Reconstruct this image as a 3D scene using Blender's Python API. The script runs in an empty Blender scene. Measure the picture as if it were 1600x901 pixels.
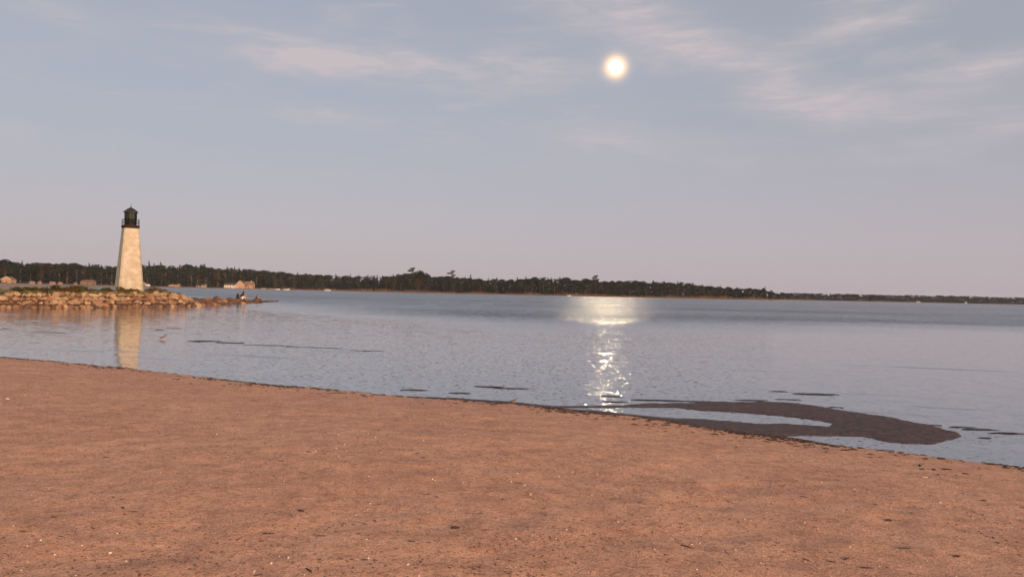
import bpy, bmesh, math, random
import numpy as np
from mathutils import Vector, Matrix, Euler
random.seed(7)
rng = np.random.default_rng(11)
R = math.radians
SC = bpy.context.scene
COL = SC.collection

# ------------------------------------------------------------------ camera
F = 1142.0
CAM_H = 2.4
CAM = Vector((0, 0, CAM_H))
ROLL, PITCH = R(1.238), R(0.341)
RM = Matrix.Rotation(R(90) + PITCH, 3, 'X') @ Matrix.Rotation(ROLL, 3, 'Z')
cd = bpy.data.cameras.new('camera')
cam = bpy.data.objects.new('camera', cd)
COL.objects.link(cam)
cam.matrix_world = Matrix.Translation(CAM) @ RM.to_4x4()
cd.sensor_width = 36
cd.lens = 36 * F / 1600
cd.clip_start = 0.1
cd.clip_end = 20000
SC.camera = cam

def ray(x, y):
    return (RM @ Vector(((x - 800) / F, -(y - 450.5) / F, -1))).normalized()
def on_z(x, y, z=0.0):                     # where that line of sight meets a level plane
    d = ray(x, y)
    return CAM + d * ((z - CAM_H) / d.z)
def at_y(x, y, Y):                         # where it meets a depth
    d = ray(x, y)
    return CAM + d * (Y / d.y)
def hy(x):
    return 457.3 + 0.0216 * (x - 800)

# ------------------------------------------------------------------ sky and sun
SUN_EL, SUN_AZ = 10.0, 150.0                # azimuth clockwise from +Y: low behind the camera, a little right
MOON_DIR = ray(962, 105)
W = bpy.data.worlds.new('World')
SC.world = W
W.use_nodes = True
nt = W.node_tree
nt.nodes.clear()

class NG:
    """small helper to write node graphs"""
    def __init__(s, tree): s.t = tree
    def n(s, typ, ins=None, **kw):
        nd = s.t.nodes.new(typ)
        for k, v in kw.items(): setattr(nd, k, v)
        for k, v in (ins or {}).items(): s.set(nd, k, v)
        return nd
    def set(s, nd, k, v):
        if isinstance(v, bpy.types.NodeSocket): s.t.links.new(v, nd.inputs[k])
        elif isinstance(v, bpy.types.Node): s.t.links.new(v.outputs[0], nd.inputs[k])
        else: nd.inputs[k].default_value = v
    def m(s, op, a, b=0.0, c=0.0, clamp=False):
        nd = s.n('ShaderNodeMath', operation=op, use_clamp=clamp)
        s.set(nd, 0, a); s.set(nd, 1, b); s.set(nd, 2, c)
        return nd.outputs[0]
    def vm(s, op, a, b=(0, 0, 0), scale=None):
        nd = s.n('ShaderNodeVectorMath', operation=op)
        s.set(nd, 0, a); s.set(nd, 1, b)
        if scale is not None: s.set(nd, 3, scale)
        return nd.outputs[1] if op in ('DOT_PRODUCT', 'LENGTH') else nd.outputs[0]
    def mix(s, f, a, b, typ='RGBA', blend='MIX'):
        nd = s.n('ShaderNodeMix', data_type=typ)
        if typ == 'RGBA':
            nd.blend_type = blend
            s.set(nd, 0, f); s.set(nd, 6, a); s.set(nd, 7, b)
            return nd.outputs[2]
        s.set(nd, 0, f); s.set(nd, 2, a); s.set(nd, 3, b)
        return nd.outputs[0]
    def mr(s, v, a, b, c=0.0, d=1.0, interp='SMOOTHSTEP'):
        nd = s.n('ShaderNodeMapRange', interpolation_type=interp)
        for i, x in enumerate((v, a, b, c, d)): s.set(nd, i, x)
        return nd.outputs[0]
    def noise(s, vec, scale, detail=3.0, rough=0.5, dist=0.0, out=0):
        nd = s.n('ShaderNodeTexNoise', {'Vector': vec, 'Scale': scale, 'Detail': detail, 'Roughness': rough, 'Distortion': dist})
        return nd.outputs[out]
    def xyz(s, v):
        nd = s.n('ShaderNodeSeparateXYZ', {0: v}); return nd.outputs
    def cxyz(s, x, y, z):
        nd = s.n('ShaderNodeCombineXYZ')
        s.set(nd, 0, x); s.set(nd, 1, y); s.set(nd, 2, z)
        return nd.outputs[0]

g = NG(nt)
sky = g.n('ShaderNodeTexSky', sky_type='NISHITA', sun_disc=False, sun_elevation=R(SUN_EL), sun_rotation=R(SUN_AZ),
          air_density=1.0, dust_density=1.6, ozone_density=1.6, altitude=180)
tc = g.n('ShaderNodeTexCoord')
D = g.vm('NORMALIZE', tc.outputs['Generated'])
dx, dy, dz = g.xyz(D)
az = g.m('MULTIPLY', g.m('ARCTAN2', dx, dy), 57.2958)
el = g.m('MULTIPLY', g.m('ARCSINE', dz), 57.2958)
# thin evening cloud veil: broad rosy layer low down, streaked cirrus above
low = g.mr(el, -1.0, 19.0, 1.0, 0.0, 'SMOOTHSTEP')
front = g.mr(dy, -0.3, 0.6, 0.0, 1.0)
veil_hi = (1.90, 1.87, 2.06, 1)
VEIL = (2.35, 2.02, 2.25, 1)
CIR = (2.85, 2.52, 2.62, 1)
SKYTINT = (1.0, 1.0, 1.0, 1)
base = g.mix(g.m('MULTIPLY', g.m('MULTIPLY_ADD', low, 0.12, 0.8), front), g.mix(1.0, sky, SKYTINT, blend='MULTIPLY'), g.mix(low, veil_hi, VEIL))
# thin cirrus
wv = g.cxyz(g.m('MULTIPLY', az, 0.05), g.m('MULTIPLY', el, 0.22), 0.0)
streak = g.noise(wv, 2.2, 5, 0.55, 0.6)
fine = g.noise(g.cxyz(g.m('MULTIPLY', az, 0.10), g.m('MULTIPLY', el, 0.5), 3.0), 3.5, 5, 0.6, 0.4)
cl = None
def azel(x, y):
    d = ray(x, y)
    return math.degrees(math.atan2(d.x, d.y)), math.degrees(math.asin(d.z))
for (px, py, wx, wy, ang, amp) in [
        (470, 90, 105, 24, 3, 1.0), (640, 105, 170, 28, 5, .85), (780, 98, 100, 24, -4, .75), (520, 180, 85, 16, 0, .42),
        (930, 10, 150, 36, 14, .65), (1040, 60, 140, 40, 24, .65), (1190, 125, 130, 30, 22, .7), (1340, 160, 170, 24, 4, .65),
        (1360, 25, 120, 32, -18, .8), (1540, 105, 120, 20, -12, .6), (1560, 200, 150, 18, -6, .45), (960, 225, 190, 36, 4, .4),
        (20, 205, 30, 14, 0, .3), (250, 40, 200, 40, 5, .2), (60, 20, 80, 60, 0, .25), (760, 215, 110, 12, -3, .25)]:
    a0, e0 = azel(px, py)
    c, s_ = math.cos(R(ang)), math.sin(R(ang))      # picture-style slope: positive falls to the right
    da = g.m('SUBTRACT', az, a0); de = g.m('SUBTRACT', el, e0)
    k = 57.2958 / F
    u = g.m('MULTIPLY', g.m('ADD', g.m('MULTIPLY', da, c), g.m('MULTIPLY', de, -s_)), 1 / (wx * k))
    v = g.m('MULTIPLY', g.m('ADD', g.m('MULTIPLY', da, s_), g.m('MULTIPLY', de, c)), 1 / (wy * k))
    r2 = g.m('ADD', g.m('MULTIPLY', u, u), g.m('MULTIPLY', v, v))
    e = g.m('MULTIPLY', g.m('EXPONENT', g.m('MULTIPLY', r2, -1.0)), amp)
    cl = e if cl is None else g.m('ADD', cl, e)
strk = g.mr(streak, 0.30, 0.62, 0.3, 1.1)
finem = g.mr(fine, 0.3, 0.7, 0.55, 1.1)
clm = g.m('MULTIPLY', g.m('MULTIPLY', g.m('ADD', cl, g.m('MULTIPLY', g.mr(streak, 0.5, 0.75), g.m('MULTIPLY', g.mr(el, 5, 14), 0.34))), strk), finem, clamp=True)
col = g.mix(g.m('MULTIPLY', clm, .9, clamp=True), base, CIR)
# aureole of moonlight scattered in the thin cloud
mang = g.m('MULTIPLY', g.m('ARCCOSINE', g.m('MINIMUM', g.vm('DOT_PRODUCT', D, tuple(MOON_DIR)), 1.0)), 57.2958)
h1 = g.m('EXPONENT', g.m('MULTIPLY', g.m('MULTIPLY', mang, mang), -2.6))
h2 = g.m('EXPONENT', g.m('MULTIPLY', mang, -0.55))
col = g.mix(1.0, col, g.mix(h1, (0, 0, 0, 1), (12, 6.4, 1.9, 1)), blend='ADD')
col = g.mix(1.0, col, g.mix(g.m('MULTIPLY', h2, 1.0), (0, 0, 0, 1), (0.3, 0.2, 0.16, 1)), blend='ADD')
bg = g.n('ShaderNodeBackground', {'Color': col, 'Strength': 0.11})
wo = g.n('ShaderNodeOutputWorld', {'Surface': bg})

sl = bpy.data.lights.new('sun', 'SUN')
sl.energy = 2.0
sl.angle = R(0.5)
sl.color = (1.0, 0.66, 0.40)
so = bpy.data.objects.new('sun', sl)
COL.objects.link(so)
sd_ = Vector((math.sin(R(SUN_AZ)) * math.cos(R(SUN_EL)), math.cos(R(SUN_AZ)) * math.cos(R(SUN_EL)), math.sin(R(SUN_EL))))
so.rotation_euler = sd_.to_track_quat('Z', 'Y').to_euler()

vs = SC.view_settings
SC.display_settings.display_device = 'sRGB'
vs.view_transform = 'Standard'
vs.look = 'None'
vs.exposure = 0.9
vs.gamma = 1.0
vs.use_curve_mapping = False
cy = SC.cycles
cy.use_denoising = True
try: cy.denoiser = 'OPENIMAGEDENOISE'
except Exception: pass
cy.max_bounces = 6
cy.transparent_max_bounces = 8
cy.volume_bounces = 0
cy.sample_clamp_indirect = 10
cy.use_adaptive_sampling = False
cy.sample_clamp_direct = 0

# ------------------------------------------------------------------ helpers
def tag(o, label=None, cat=None, group=None, kind=None):
    if label: o['label'] = label
    if cat: o['category'] = cat
    if group: o['group'] = group
    if kind: o['kind'] = kind
    return o
def link(name, me, mat=None, parent=None, loc=None):
    o = bpy.data.objects.new(name, me)
    COL.objects.link(o)
    if mat is not None and me is not None and not me.materials: me.materials.append(mat)
    if parent: o.parent = parent
    if loc is not None: o.location = loc
    return o
def empty(name, loc=(0, 0, 0), rz=0):
    o = bpy.data.objects.new(name, None)
    COL.objects.link(o)
    o.location = loc
    o.rotation_euler = (0, 0, rz)
    o.empty_display_size = 0.3
    return o
def from_arrays(name, V, faces, smooth=False):
    me = bpy.data.meshes.new(name)
    me.from_pydata([tuple(map(float, v)) for v in V], [], [tuple(map(int, f)) for f in faces])
    me.update()
    if smooth: me.shade_smooth()
    return me
def np_mesh(name, V, Q, smooth=False):
    """fast mesh from numpy: V (n,3), Q (m,k) all faces k-gons"""
    V = np.asarray(V, dtype=np.float32); Q = np.asarray(Q, dtype=np.int32)
    me = bpy.data.meshes.new(name)
    me.vertices.add(len(V)); me.vertices.foreach_set('co', V.ravel())
    m, k = Q.shape
    me.loops.add(m * k); me.loops.foreach_set('vertex_index', Q.ravel())
    me.polygons.add(m)
    me.polygons.foreach_set('loop_start', np.arange(0, m * k, k, dtype=np.int32))
    me.polygons.foreach_set('loop_total', np.full(m, k, dtype=np.int32))
    me.update(calc_edges=True)
    me.validate()
    if smooth: me.shade_smooth()
    return me
class MB:
    """collects shapes for ONE mesh"""
    def __init__(s): s.V = []; s.Fc = []
    def add(s, vs_, fs):
        b = len(s.V)
        s.V += [tuple(v) for v in vs_]
        s.Fc += [tuple(b + i for i in f) for f in fs]
    def box(s, x0, x1, y0, y1, z0, z1):
        v = [(x, y, z) for z in (z0, z1) for y in (y0, y1) for x in (x0, x1)]
        s.add(v, [(0, 2, 3, 1), (4, 5, 7, 6), (0, 1, 5, 4), (2, 6, 7, 3), (0, 4, 6, 2), (1, 3, 7, 5)])
    def tube(s, a, b, r0, r1=None, n=8):
        r1 = r0 if r1 is None else r1
        a = Vector(a); b = Vector(b); d = (b - a).normalized()
        u = d.orthogonal().normalized(); w = d.cross(u)
        v = []
        for p, r in ((a, r0), (b, r1)):
            for i in range(n):
                t = 2 * math.pi * i / n
                v.append(p + (u * math.cos(t) + w * math.sin(t)) * r)
        f = [(i, (i + 1) % n, n + (i + 1) % n, n + i) for i in range(n)] + [tuple(range(n - 1, -1, -1)), tuple(range(n, 2 * n))]
        s.add(v, f)
    def loft(s, rings, cap=True):
        n = len(rings[0]); v = [p for r in rings for p in r]; f = []
        for k in range(len(rings) - 1):
            for i in range(n):
                f.append((k * n + i, k * n + (i + 1) % n, (k + 1) * n + (i + 1) % n, (k + 1) * n + i))
        if cap: f += [tuple(range(n - 1, -1, -1)), tuple(range((len(rings) - 1) * n, len(rings) * n))]
        s.add(v, f)
    def build(s, name, mat, parent=None, loc=None, smooth=False):
        me = from_arrays(name, s.V, s.Fc, smooth)
        return link(name, me, mat, parent, loc)

def vnoise(x, y, seed=0):
    """2-D value noise, numpy"""
    x = np.asarray(x, float); y = np.asarray(y, float)
    xi = np.floor(x).astype(np.int64); yi = np.floor(y).astype(np.int64)
    xf = x - xi; yf = y - yi
    u = xf * xf * (3 - 2 * xf); v = yf * yf * (3 - 2 * yf)
    def h(a, b):
        n = (a * 374761393 + b * 668265263 + seed * 974634777) & 0xffffffff
        n = ((n ^ (n >> 13)) * 1274126177) & 0xffffffff
        return ((n ^ (n >> 16)) & 0xffff) / 65535.0
    return (h(xi, yi) * (1 - u) + h(xi + 1, yi) * u) * (1 - v) + (h(xi, yi + 1) * (1 - u) + h(xi + 1, yi + 1) * u) * v
def fbm(x, y, seed=0, o=3):
    t = 0; a = .5; s = 0
    for i in range(o):
        t = t + a * vnoise(x, y, seed + i); s += a; a *= .5; x = x * 2.03; y = y * 2.03
    return t / s - .5
def sdpoly(X, Y, P):
    """signed distance to a closed polygon, positive inside"""
    P = np.array(P, float); n = len(P)
    d = np.full(X.shape, 1e18); ins = np.zeros(X.shape, bool)
    for i in range(n):
        ax, ay = P[i]; bx, by = P[(i + 1) % n]
        ex, ey = bx - ax, by - ay
        t = np.clip(((X - ax) * ex + (Y - ay) * ey) / (ex * ex + ey * ey + 1e-12), 0, 1)
        d = np.minimum(d, (X - ax - t * ex) ** 2 + (Y - ay - t * ey) ** 2)
        c = ((ay > Y) != (by > Y)) & (X < (bx - ax) * (Y - ay) / (by - ay + 1e-12) + ax)
        ins ^= c
    d = np.sqrt(d)
    return np.where(ins, d, -d)
def sstep(a, b, x):
    t = np.clip((x - a) / (b - a), 0, 1); return t * t * (3 - 2 * t)

# ------------------------------------------------------------------ materials
MATS = {}
def new_mat(name):
    m = bpy.data.materials.new(name); m.use_nodes = True
    m.node_tree.nodes.clear()
    MATS[name] = m
    return m, NG(m.node_tree)
def fin(g, sh, disp=None):
    g.n('ShaderNodeOutputMaterial', {'Surface': sh})
def simple(name, c, rough=0.7, var=0.0, scale=5.0, bump=0.0, c2=None, metal=0.0, rnd=0.0, spec=0.3):
    m, g = new_mat(name)
    tc = g.n('ShaderNodeTexCoord')
    c = (*c, 1)
    cc = c
    if var or c2:
        nz = g.noise(tc.outputs['Object'], scale, 4, .6)
        b = (*c2, 1) if c2 else tuple([c[0] * (1 - var), c[1] * (1 - var), c[2] * (1 - var), 1])
        cc = g.mix(g.mr(nz, .35, .65), c, b)
    if rnd:
        oi = g.n('ShaderNodeObjectInfo')
        cc = g.mix(1.0, cc, g.n('ShaderNodeCombineColor', {0: g.mr(oi.outputs['Random'], 0, 1, 1 - rnd, 1 + rnd, 'LINEAR'), 1: g.mr(oi.outputs['Random'], 0, 1, 1 - rnd, 1 + rnd, 'LINEAR'), 2: g.mr(oi.outputs['Random'], 0, 1, 1 - rnd * 1.1, 1 + rnd * .9, 'LINEAR')}), blend='MULTIPLY')
    p = g.n('ShaderNodeBsdfPrincipled', {'Base Color': cc, 'Roughness': rough, 'Metallic': metal, 'Specular IOR Level': spec})
    if bump:
        bn = g.n('ShaderNodeBump', {'Strength': bump, 'Distance': .02, 'Height': g.noise(tc.outputs['Object'], scale * 3, 4, .6)})
        g.set(p, 'Normal', bn)
    fin(g, p)
    return m

# sand: dry buff-orange grains, wet and dark near the waterline, darkest where the attribute says so
m_sand, g = new_mat('sand')
geo = g.n('ShaderNodeNewGeometry'); P = geo.outputs['Position']
px_, py_, pz_ = g.xyz(P)
n1 = g.noise(P, 0.9, 4, .6); n2 = g.noise(P, 22, 4, .7); n3 = g.noise(P, 85, 3, .7); n4 = g.noise(P, 5, 5, .65)
dry = g.mix(g.mr(n1, .3, .7), (.82, .395, .225, 1), (.72, .335, .19, 1))
dry = g.mix(g.m('MULTIPLY', g.mr(n4, .5, .72), .3), dry, (.45, .22, .13, 1))
dry = g.mix(g.mr(n2, .60, .70, 0, .6), dry, (.25, .105, .06, 1))
vo = g.n('ShaderNodeTexVoronoi', {'Vector': g.vm('MULTIPLY', P, (1, 1, .4)), 'Scale': 62.0, 'Randomness': 1.0})
vr, vg_, vb_ = g.n('ShaderNodeSeparateColor', {0: vo.outputs['Color']}).outputs
vd = g.m('SUBTRACT', vo.outputs['Distance'], g.m('MULTIPLY', vb_, .18))
spot = g.mr(vd, .30, .16)
cluster = g.mr(n1, .3, .7, .14, .42, 'LINEAR')
dry = g.mix(g.m('MULTIPLY', spot, g.m('MULTIPLY', g.m('LESS_THAN', vr, cluster), .75)), dry, (.15, .065, .035, 1))
dry = g.mix(g.m('MULTIPLY', spot, g.m('MULTIPLY', g.m('GREATER_THAN', vg_, .965), .8)), dry, (.86, .70, .58, 1))
wetc = g.mix(g.mr(n2, .3, .7), (.15, .086, .072, 1), (.08, .045, .038, 1))
edge = g.m('ADD', pz_, g.m('MULTIPLY', g.m('SUBTRACT', n4, .5), .06))
wet = g.mr(edge, .060, .036, 0, 1)
grain = g.m('MULTIPLY', g.mr(n3, .32, .68, .66, 1.28, 'LINEAR'), g.m('MULTIPLY', g.mr(n2, .38, .66, 1.07, .85), g.mr(n4, .35, .65, 1.08, .90)))
dry = g.mix(1.0, dry, g.n('ShaderNodeCombineColor', {0: grain, 1: g.m('POWER', grain, 1.12), 2: g.m('POWER', grain, 1.2)}), blend='MULTIPLY')
wetc = g.mix(g.mr(n4, .42, .62, 0, .65), wetc, (.06, .036, .032, 1))
wetc = g.mix(1.0, wetc, g.n('ShaderNodeCombineColor', {0: grain, 1: grain, 2: grain}), blend='MULTIPLY')
wetc = g.mix(g.m('MULTIPLY', spot, g.m('GREATER_THAN', vg_, .90)), wetc, (.26, .17, .14, 1))
weed = g.n('ShaderNodeAttribute', attribute_name='weed').outputs['Fac']
weedm = g.mr(g.m('ADD', weed, g.m('MULTIPLY', g.m('SUBTRACT', n2, .5), .5)), .45, .65)
shal = g.mr(pz_, .0, -.06, 0, 1)
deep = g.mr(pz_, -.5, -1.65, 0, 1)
c = g.mix(wet, dry, wetc)
c = g.mix(shal, c, (.50, .41, .405, 1))
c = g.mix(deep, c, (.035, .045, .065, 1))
c = g.mix(weedm, c, (.035, .02, .015, 1))
hgt = g.m('ADD', g.m('MULTIPLY', n2, .6), g.m('ADD', g.m('MULTIPLY', n3, .25), g.m('MULTIPLY', n4, .8)))
bn = g.n('ShaderNodeBump', {'Strength': .9, 'Distance': .02, 'Height': hgt})
p = g.n('ShaderNodeBsdfPrincipled', {'Base Color': c, 'Roughness': g.mr(wet, 0, 1, .95, .7, 'LINEAR'), 'Specular IOR Level': .25, 'Normal': bn})
fin(g, p)

# lake water: clear Fresnel surface over the bed, smooth in the lee, ruffled farther out
m_water, g = new_mat('lake_water')
geo = g.n('ShaderNodeNewGeometry'); P = geo.outputs['Position']
x_, y_, z_ = g.xyz(P)
bnd = g.m('ADD', g.m('ADD', 46.0, g.m('MULTIPLY', g.m('MAXIMUM', g.m('MULTIPLY', x_, -1.0), 0.0), 1.35)), g.m('MULTIPLY', g.m('MAXIMUM', x_, 0.0), 0.25))
wob = g.noise(g.cxyz(g.m('MULTIPLY', x_, .02), g.m('MULTIPLY', y_, .05), 0.0), 1.0, 3, .5)
ruf = g.mr(g.m('ADD', g.m('SUBTRACT', y_, bnd), g.m('MULTIPLY', g.m('SUBTRACT', wob, .5), 30.0)), -10, 34)
# long gusts in the ruffled part
gust = g.noise(g.cxyz(g.m('MULTIPLY', x_, .006), g.m('MULTIPLY', y_, .022), 4.0), 1.0, 4, .6)
ca, sa = math.cos(R(-14)), math.sin(R(-14))
xr = g.m('ADD', g.m('MULTIPLY', x_, ca), g.m('MULTIPLY', y_, sa)); yr = g.m('SUBTRACT', g.m('MULTIPLY', y_, ca), g.m('MULTIPLY', x_, sa))
def slopes(sx, sy, z, det, amp_x, amp_y):
    nz = g.noise(g.cxyz(g.m('MULTIPLY', x_, sx), g.m('MULTIPLY', y_, sy), z), 1.0, det, .55, out=1)
    a, b, c_ = g.n('ShaderNodeSeparateColor', {0: nz}).outputs
    return g.m('MULTIPLY', g.m('SUBTRACT', a, .5), amp_x), g.m('MULTIPLY', g.m('SUBTRACT', b, .5), amp_y), c_
a1 = slopes(3.0, 5.5, 1.0, 3, 1.35, 1.15)
far_ch = slopes(.30, .05, 15.0, 3, .05, .11)
far_ch2 = slopes(1.2, .35, 19.0, 2, .05, .09)          # ruffled
a2 = slopes(1.6, 4.2, 7.0, 3, .05, .13)          # lee
a3 = slopes(6.5, 14.0, 9.0, 1, .36, .80)          # rare capillary facets in the lee
rare = g.mr(a3[2], .510, .610)
amp1 = g.m('MULTIPLY', ruf, g.mr(gust, .3, .7, .62, 1.15))
lee = g.m('SUBTRACT', 1.0, ruf)
# ripple lines running along the shore
ln = g.noise(g.cxyz(g.m('MULTIPLY', xr, .17), g.m('MULTIPLY', yr, 1.55), 2.0), 1.0, 3, .5)
ln2 = g.noise(g.cxyz(g.m('MULTIPLY', xr, .045), g.m('MULTIPLY', yr, .16), 5.0), 1.0, 2, .5)
lnm = g.m('MULTIPLY', g.m('MULTIPLY', g.mr(ln, .60, .70), g.mr(ln2, .44, .60)), lee)
sx_ = g.m('ADD', g.m('MULTIPLY', a1[0], amp1), g.m('ADD', g.m('MULTIPLY', a2[0], lee), g.m('MULTIPLY', a3[0], g.m('MULTIPLY', rare, lee))))
sy_ = g.m('ADD', g.m('MULTIPLY', a1[1], amp1), g.m('ADD', g.m('MULTIPLY', a2[1], lee), g.m('MULTIPLY', a3[1], g.m('MULTIPLY', rare, lee))))
sy_ = g.m('SUBTRACT', g.m('SUBTRACT', sy_, g.m('MULTIPLY', lnm, .16)), g.m('MULTIPLY', amp1, g.m('ADD', .155, g.m('ADD', far_ch[1], far_ch2[1]))))
N = g.vm('NORMALIZE', g.cxyz(sx_, sy_, 1.0))
fr = g.n('ShaderNodeFresnel', {'IOR': g.mr(ruf, 0, 1, 1.7, 1.34, 'LINEAR'), 'Normal': N}).outputs[0]
fr = g.m('POWER', fr, g.mr(ruf, 0, 1, .62, 1.0, 'LINEAR'))
gl = g.n('ShaderNodeBsdfGlossy', {'Color': (1, 1, 1, 1), 'Roughness': g.mr(ruf, 0, 1, .055, .14, 'LINEAR'), 'Normal': N})
tr = g.n('ShaderNodeBsdfTransparent', {'Color': (.92, .94, .92, 1)})
ms = g.n('ShaderNodeMixShader', {0: fr, 1: tr, 2: gl})
fin(g, ms)

# ------------------------------------------------------------------ beach and lake bed: one sheet
def Z(x, y, z=0.0):
    p = on_z(x, y, z); return (p.x, p.y)
shore_px = [(0, 559), (100, 567), (200, 577), (300, 588), (400, 600), (500, 608.5), (600, 618), (700, 626), (800, 633), (860, 639), (900, 643),
            (960, 649), (1040, 658), (1100, 668), (1160, 677), (1220, 684.5), (1300, 696), (1400, 708), (1500, 720), (1600, 733)]
shore = [Z(*p) for p in shore_px]
a, b = Vector(shore[0]), Vector(shore[1]); far_l = a + (a - b).normalized() * 25
lands = [(-60, 45), tuple(far_l + Vector((-2, 3)))] + shore + [(14, 8.0), (30, 2), (60, -10), (3000, -29), (3000, -400), (-3000, -400), (-3000, 60), (-300, 58)]
spit_px = [(600, 619.5), (700, 621.5), (760, 624), (860, 634), (920, 634.5), (999, 631), (1060, 629.5), (1110, 627.5), (1180, 627), (1232, 629), (1285, 636), (1322, 642), (1380, 650), (1433, 660), (1475, 669),
           (1500, 677), (1503, 681), (1490, 687), (1475, 690), (1450, 693), (1420, 694), (1380, 689), (1366, 684), (1340, 682.5), (1300, 682), (1240, 683), (1240, 700), (1000, 690), (860, 650), (700, 640), (600, 630)]
pool_px = [(866, 637.5), (920, 636.6), (1000, 636.2), (1062, 637), (1090, 641), (1135, 643), (1207, 648.5), (1270, 654.5), (1300, 661), (1296, 666.5), (1244, 663), (1184, 660.5), (1130, 657.5), (1091, 654.5), (1045, 652), (1000, 648.5), (950, 643)]
pool2_px = [(1221, 680), (1290, 680.5), (1345, 681), (1368, 684), (1372, 690), (1420, 697), (1500, 695), (1640, 720), (1640, 745), (1500, 722), (1400, 709.5), (1300, 696), (1240, 685)]
def axis(lo, hi, step, far_lo, far_hi, grow=1.16):
    c = list(np.arange(lo, hi + 1e-6, step)); s = step; v = hi
    while v < far_hi: s = s * grow; v += s; c.append(min(v, far_hi))
    s = step; v = lo; b = []
    while v > far_lo: s = s * grow; v -= s; b.append(max(v, far_lo))
    return np.array(b[::-1] + c)
xs = axis(-24, 14, .09, -2900, 2900); ys = axis(3.6, 37, .08, -36, 3900)
X, Y = np.meshgrid(xs, ys)
wx = X + .10 * fbm(X * 2.0, Y * 2.0, 31) * 2; wy = Y + .12 * fbm(X * 1.7, Y * 2.2, 41) * 2
sdl = sdpoly(wx, wy, lands)
sds = sdpoly(wx, wy, [Z(*p) for p in spit_px])
sdq = np.minimum(np.minimum(sds, -sdpoly(wx, wy, [Z(*p) for p in pool_px])), -sdpoly(wx, wy, [Z(*p) for p in pool2_px]))
zl = np.where(sdl > 0, .040 * sstep(0, .22, sdl) + .74 * (1 - np.exp(-np.maximum(sdl, 0) / 7.0)), sdl * .075)
zl = np.where(sdl > 0, zl, np.maximum(np.where(sdl > -.5, sdl * .075, -.0375 + (sdl + .5) * .03), -1.7))
sdq = sdq + .12 * fbm(X * 5, Y * 6, 131, 2)
zs = np.where(sdq > 0, .016 * sstep(0, .06, sdq) + .014 * sstep(0, .6, sdq) + .006 * (fbm(X * 6, Y * 6, 141) + .1), np.maximum(sdq * .085, -3))
nearm = np.exp(-((X ** 2 + (Y - 6) ** 2) / 60.0 ** 2))
und = (.030 * fbm(X * .55, Y * .7, 3) + .017 * fbm(X * 2.2, Y * 2.6, 9, 3) + .010 * fbm(X * 9, Y * 9, 15, 2)) * sstep(.1, 1.5, sdl) + .022 * fbm(X * 3.0, Y * 3.0, 21, 2) * sstep(13, 5, Y) * sstep(.5, 2, sdl) - .009 * sstep(.12, .3, fbm(X * 1.7, Y * 2.1, 25, 2)) * sstep(.5, 2, sdl)
Zh = np.maximum(zl, zs) + und
weed = np.zeros_like(X)
# weed line along the water and dark mats lying awash
weed = np.maximum(weed, (1 - sstep(.05, .20, np.abs(sdl - .06))) * (.45 + .35 * sstep(-4, 2, X)) * (.8 + 1.6 * fbm(X * 1.5, Y * 1.5, 77)))
for k in range(3):
    off = [.55, 1.0, 1.6][k]
    weed = np.maximum(weed, (1 - sstep(.03, .16, np.abs(sdl - off - .5 * fbm(X * .8, Y * .8, 90 + k)))) * np.clip(.05 + 2.4 * fbm(X * 1.1, Y * 1.1, 60 + k), 0, .55) * sstep(0.5, 3.5, X))
bars = [(318, 533, 26, 1.1), (356, 535.5, 22, .6), (374, 535.8, 6, 1.2), (272, 512.5, 18, .6), (250, 515, 10, .3), (10, 513, 12, .25), (70, 519, 34, .12),
        (715, 614, 22, .9), (640, 609, 30, .7), (765, 604, 30, .6), (800, 606.5, 38, .5), (520, 544, 30, .12), (580, 548, 38, .16), (425, 539.5, 52, .16), (480, 542.5, 40, .16),
        (1268, 615.5, 42, 1.1), (1215, 611.5, 22, .6), (1235, 624, 22, .6), (1170, 625, 28, .6), (1020, 625, 50, .7), (1090, 627.2, 60, .7), (960, 627.5, 26, .5),
        (1530, 671, 34, 1.0), (1500, 667, 26, .8), (1580, 677, 36, 1.1), (1536, 684, 14, .8), (1460, 664, 14, .7), (1300, 636, 20, .5), (950, 619, 24, .4)]
for (mx, my, hw, hh) in bars:
    c0 = on_z(mx, my); c1 = on_z(mx + hw, my + hw * .022); c2 = on_z(mx, my - hh)
    ux, uy = c1.x - c0.x, c1.y - c0.y; L = math.hypot(ux, uy); ux /= L; uy /= L
    Wd = abs(c2.y - c0.y)
    L *= 1.15; Wd *= 1.6
    u = ((X - c0.x) * ux + (Y - c0.y) * uy) / L; v = (-(X - c0.x) * uy + (Y - c0.y) * ux) / max(Wd, .05)
    r = np.sqrt(u * u + v * v) + .9 * fbm(X * 3, Y * 3, 55)
    bmp = sstep(1.0, .55, r) if False else 1 - sstep(.55, 1.05, r)
    near = bmp > .02
    Zh = np.where(near, np.maximum(Zh, -.02 + .032 * bmp), Zh)
    weed = np.maximum(weed, bmp * .9)  # dark tint on the raised bars, as along the weed line
V = np.stack([X.ravel(), Y.ravel(), Zh.ravel()], 1)
ny, nx = X.shape
idx = np.arange(nx * ny).reshape(ny, nx)
Q = np.stack([idx[:-1, :-1].ravel(), idx[:-1, 1:].ravel(), idx[1:, 1:].ravel(), idx[1:, :-1].ravel()], 1)
me = np_mesh('sand_beach', V, Q, True)
at = me.attributes.new('weed', 'FLOAT', 'POINT'); at.data.foreach_set('value', weed.ravel().astype(np.float32))
tag(link('sand_beach', me, m_sand), kind='structure')
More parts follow.
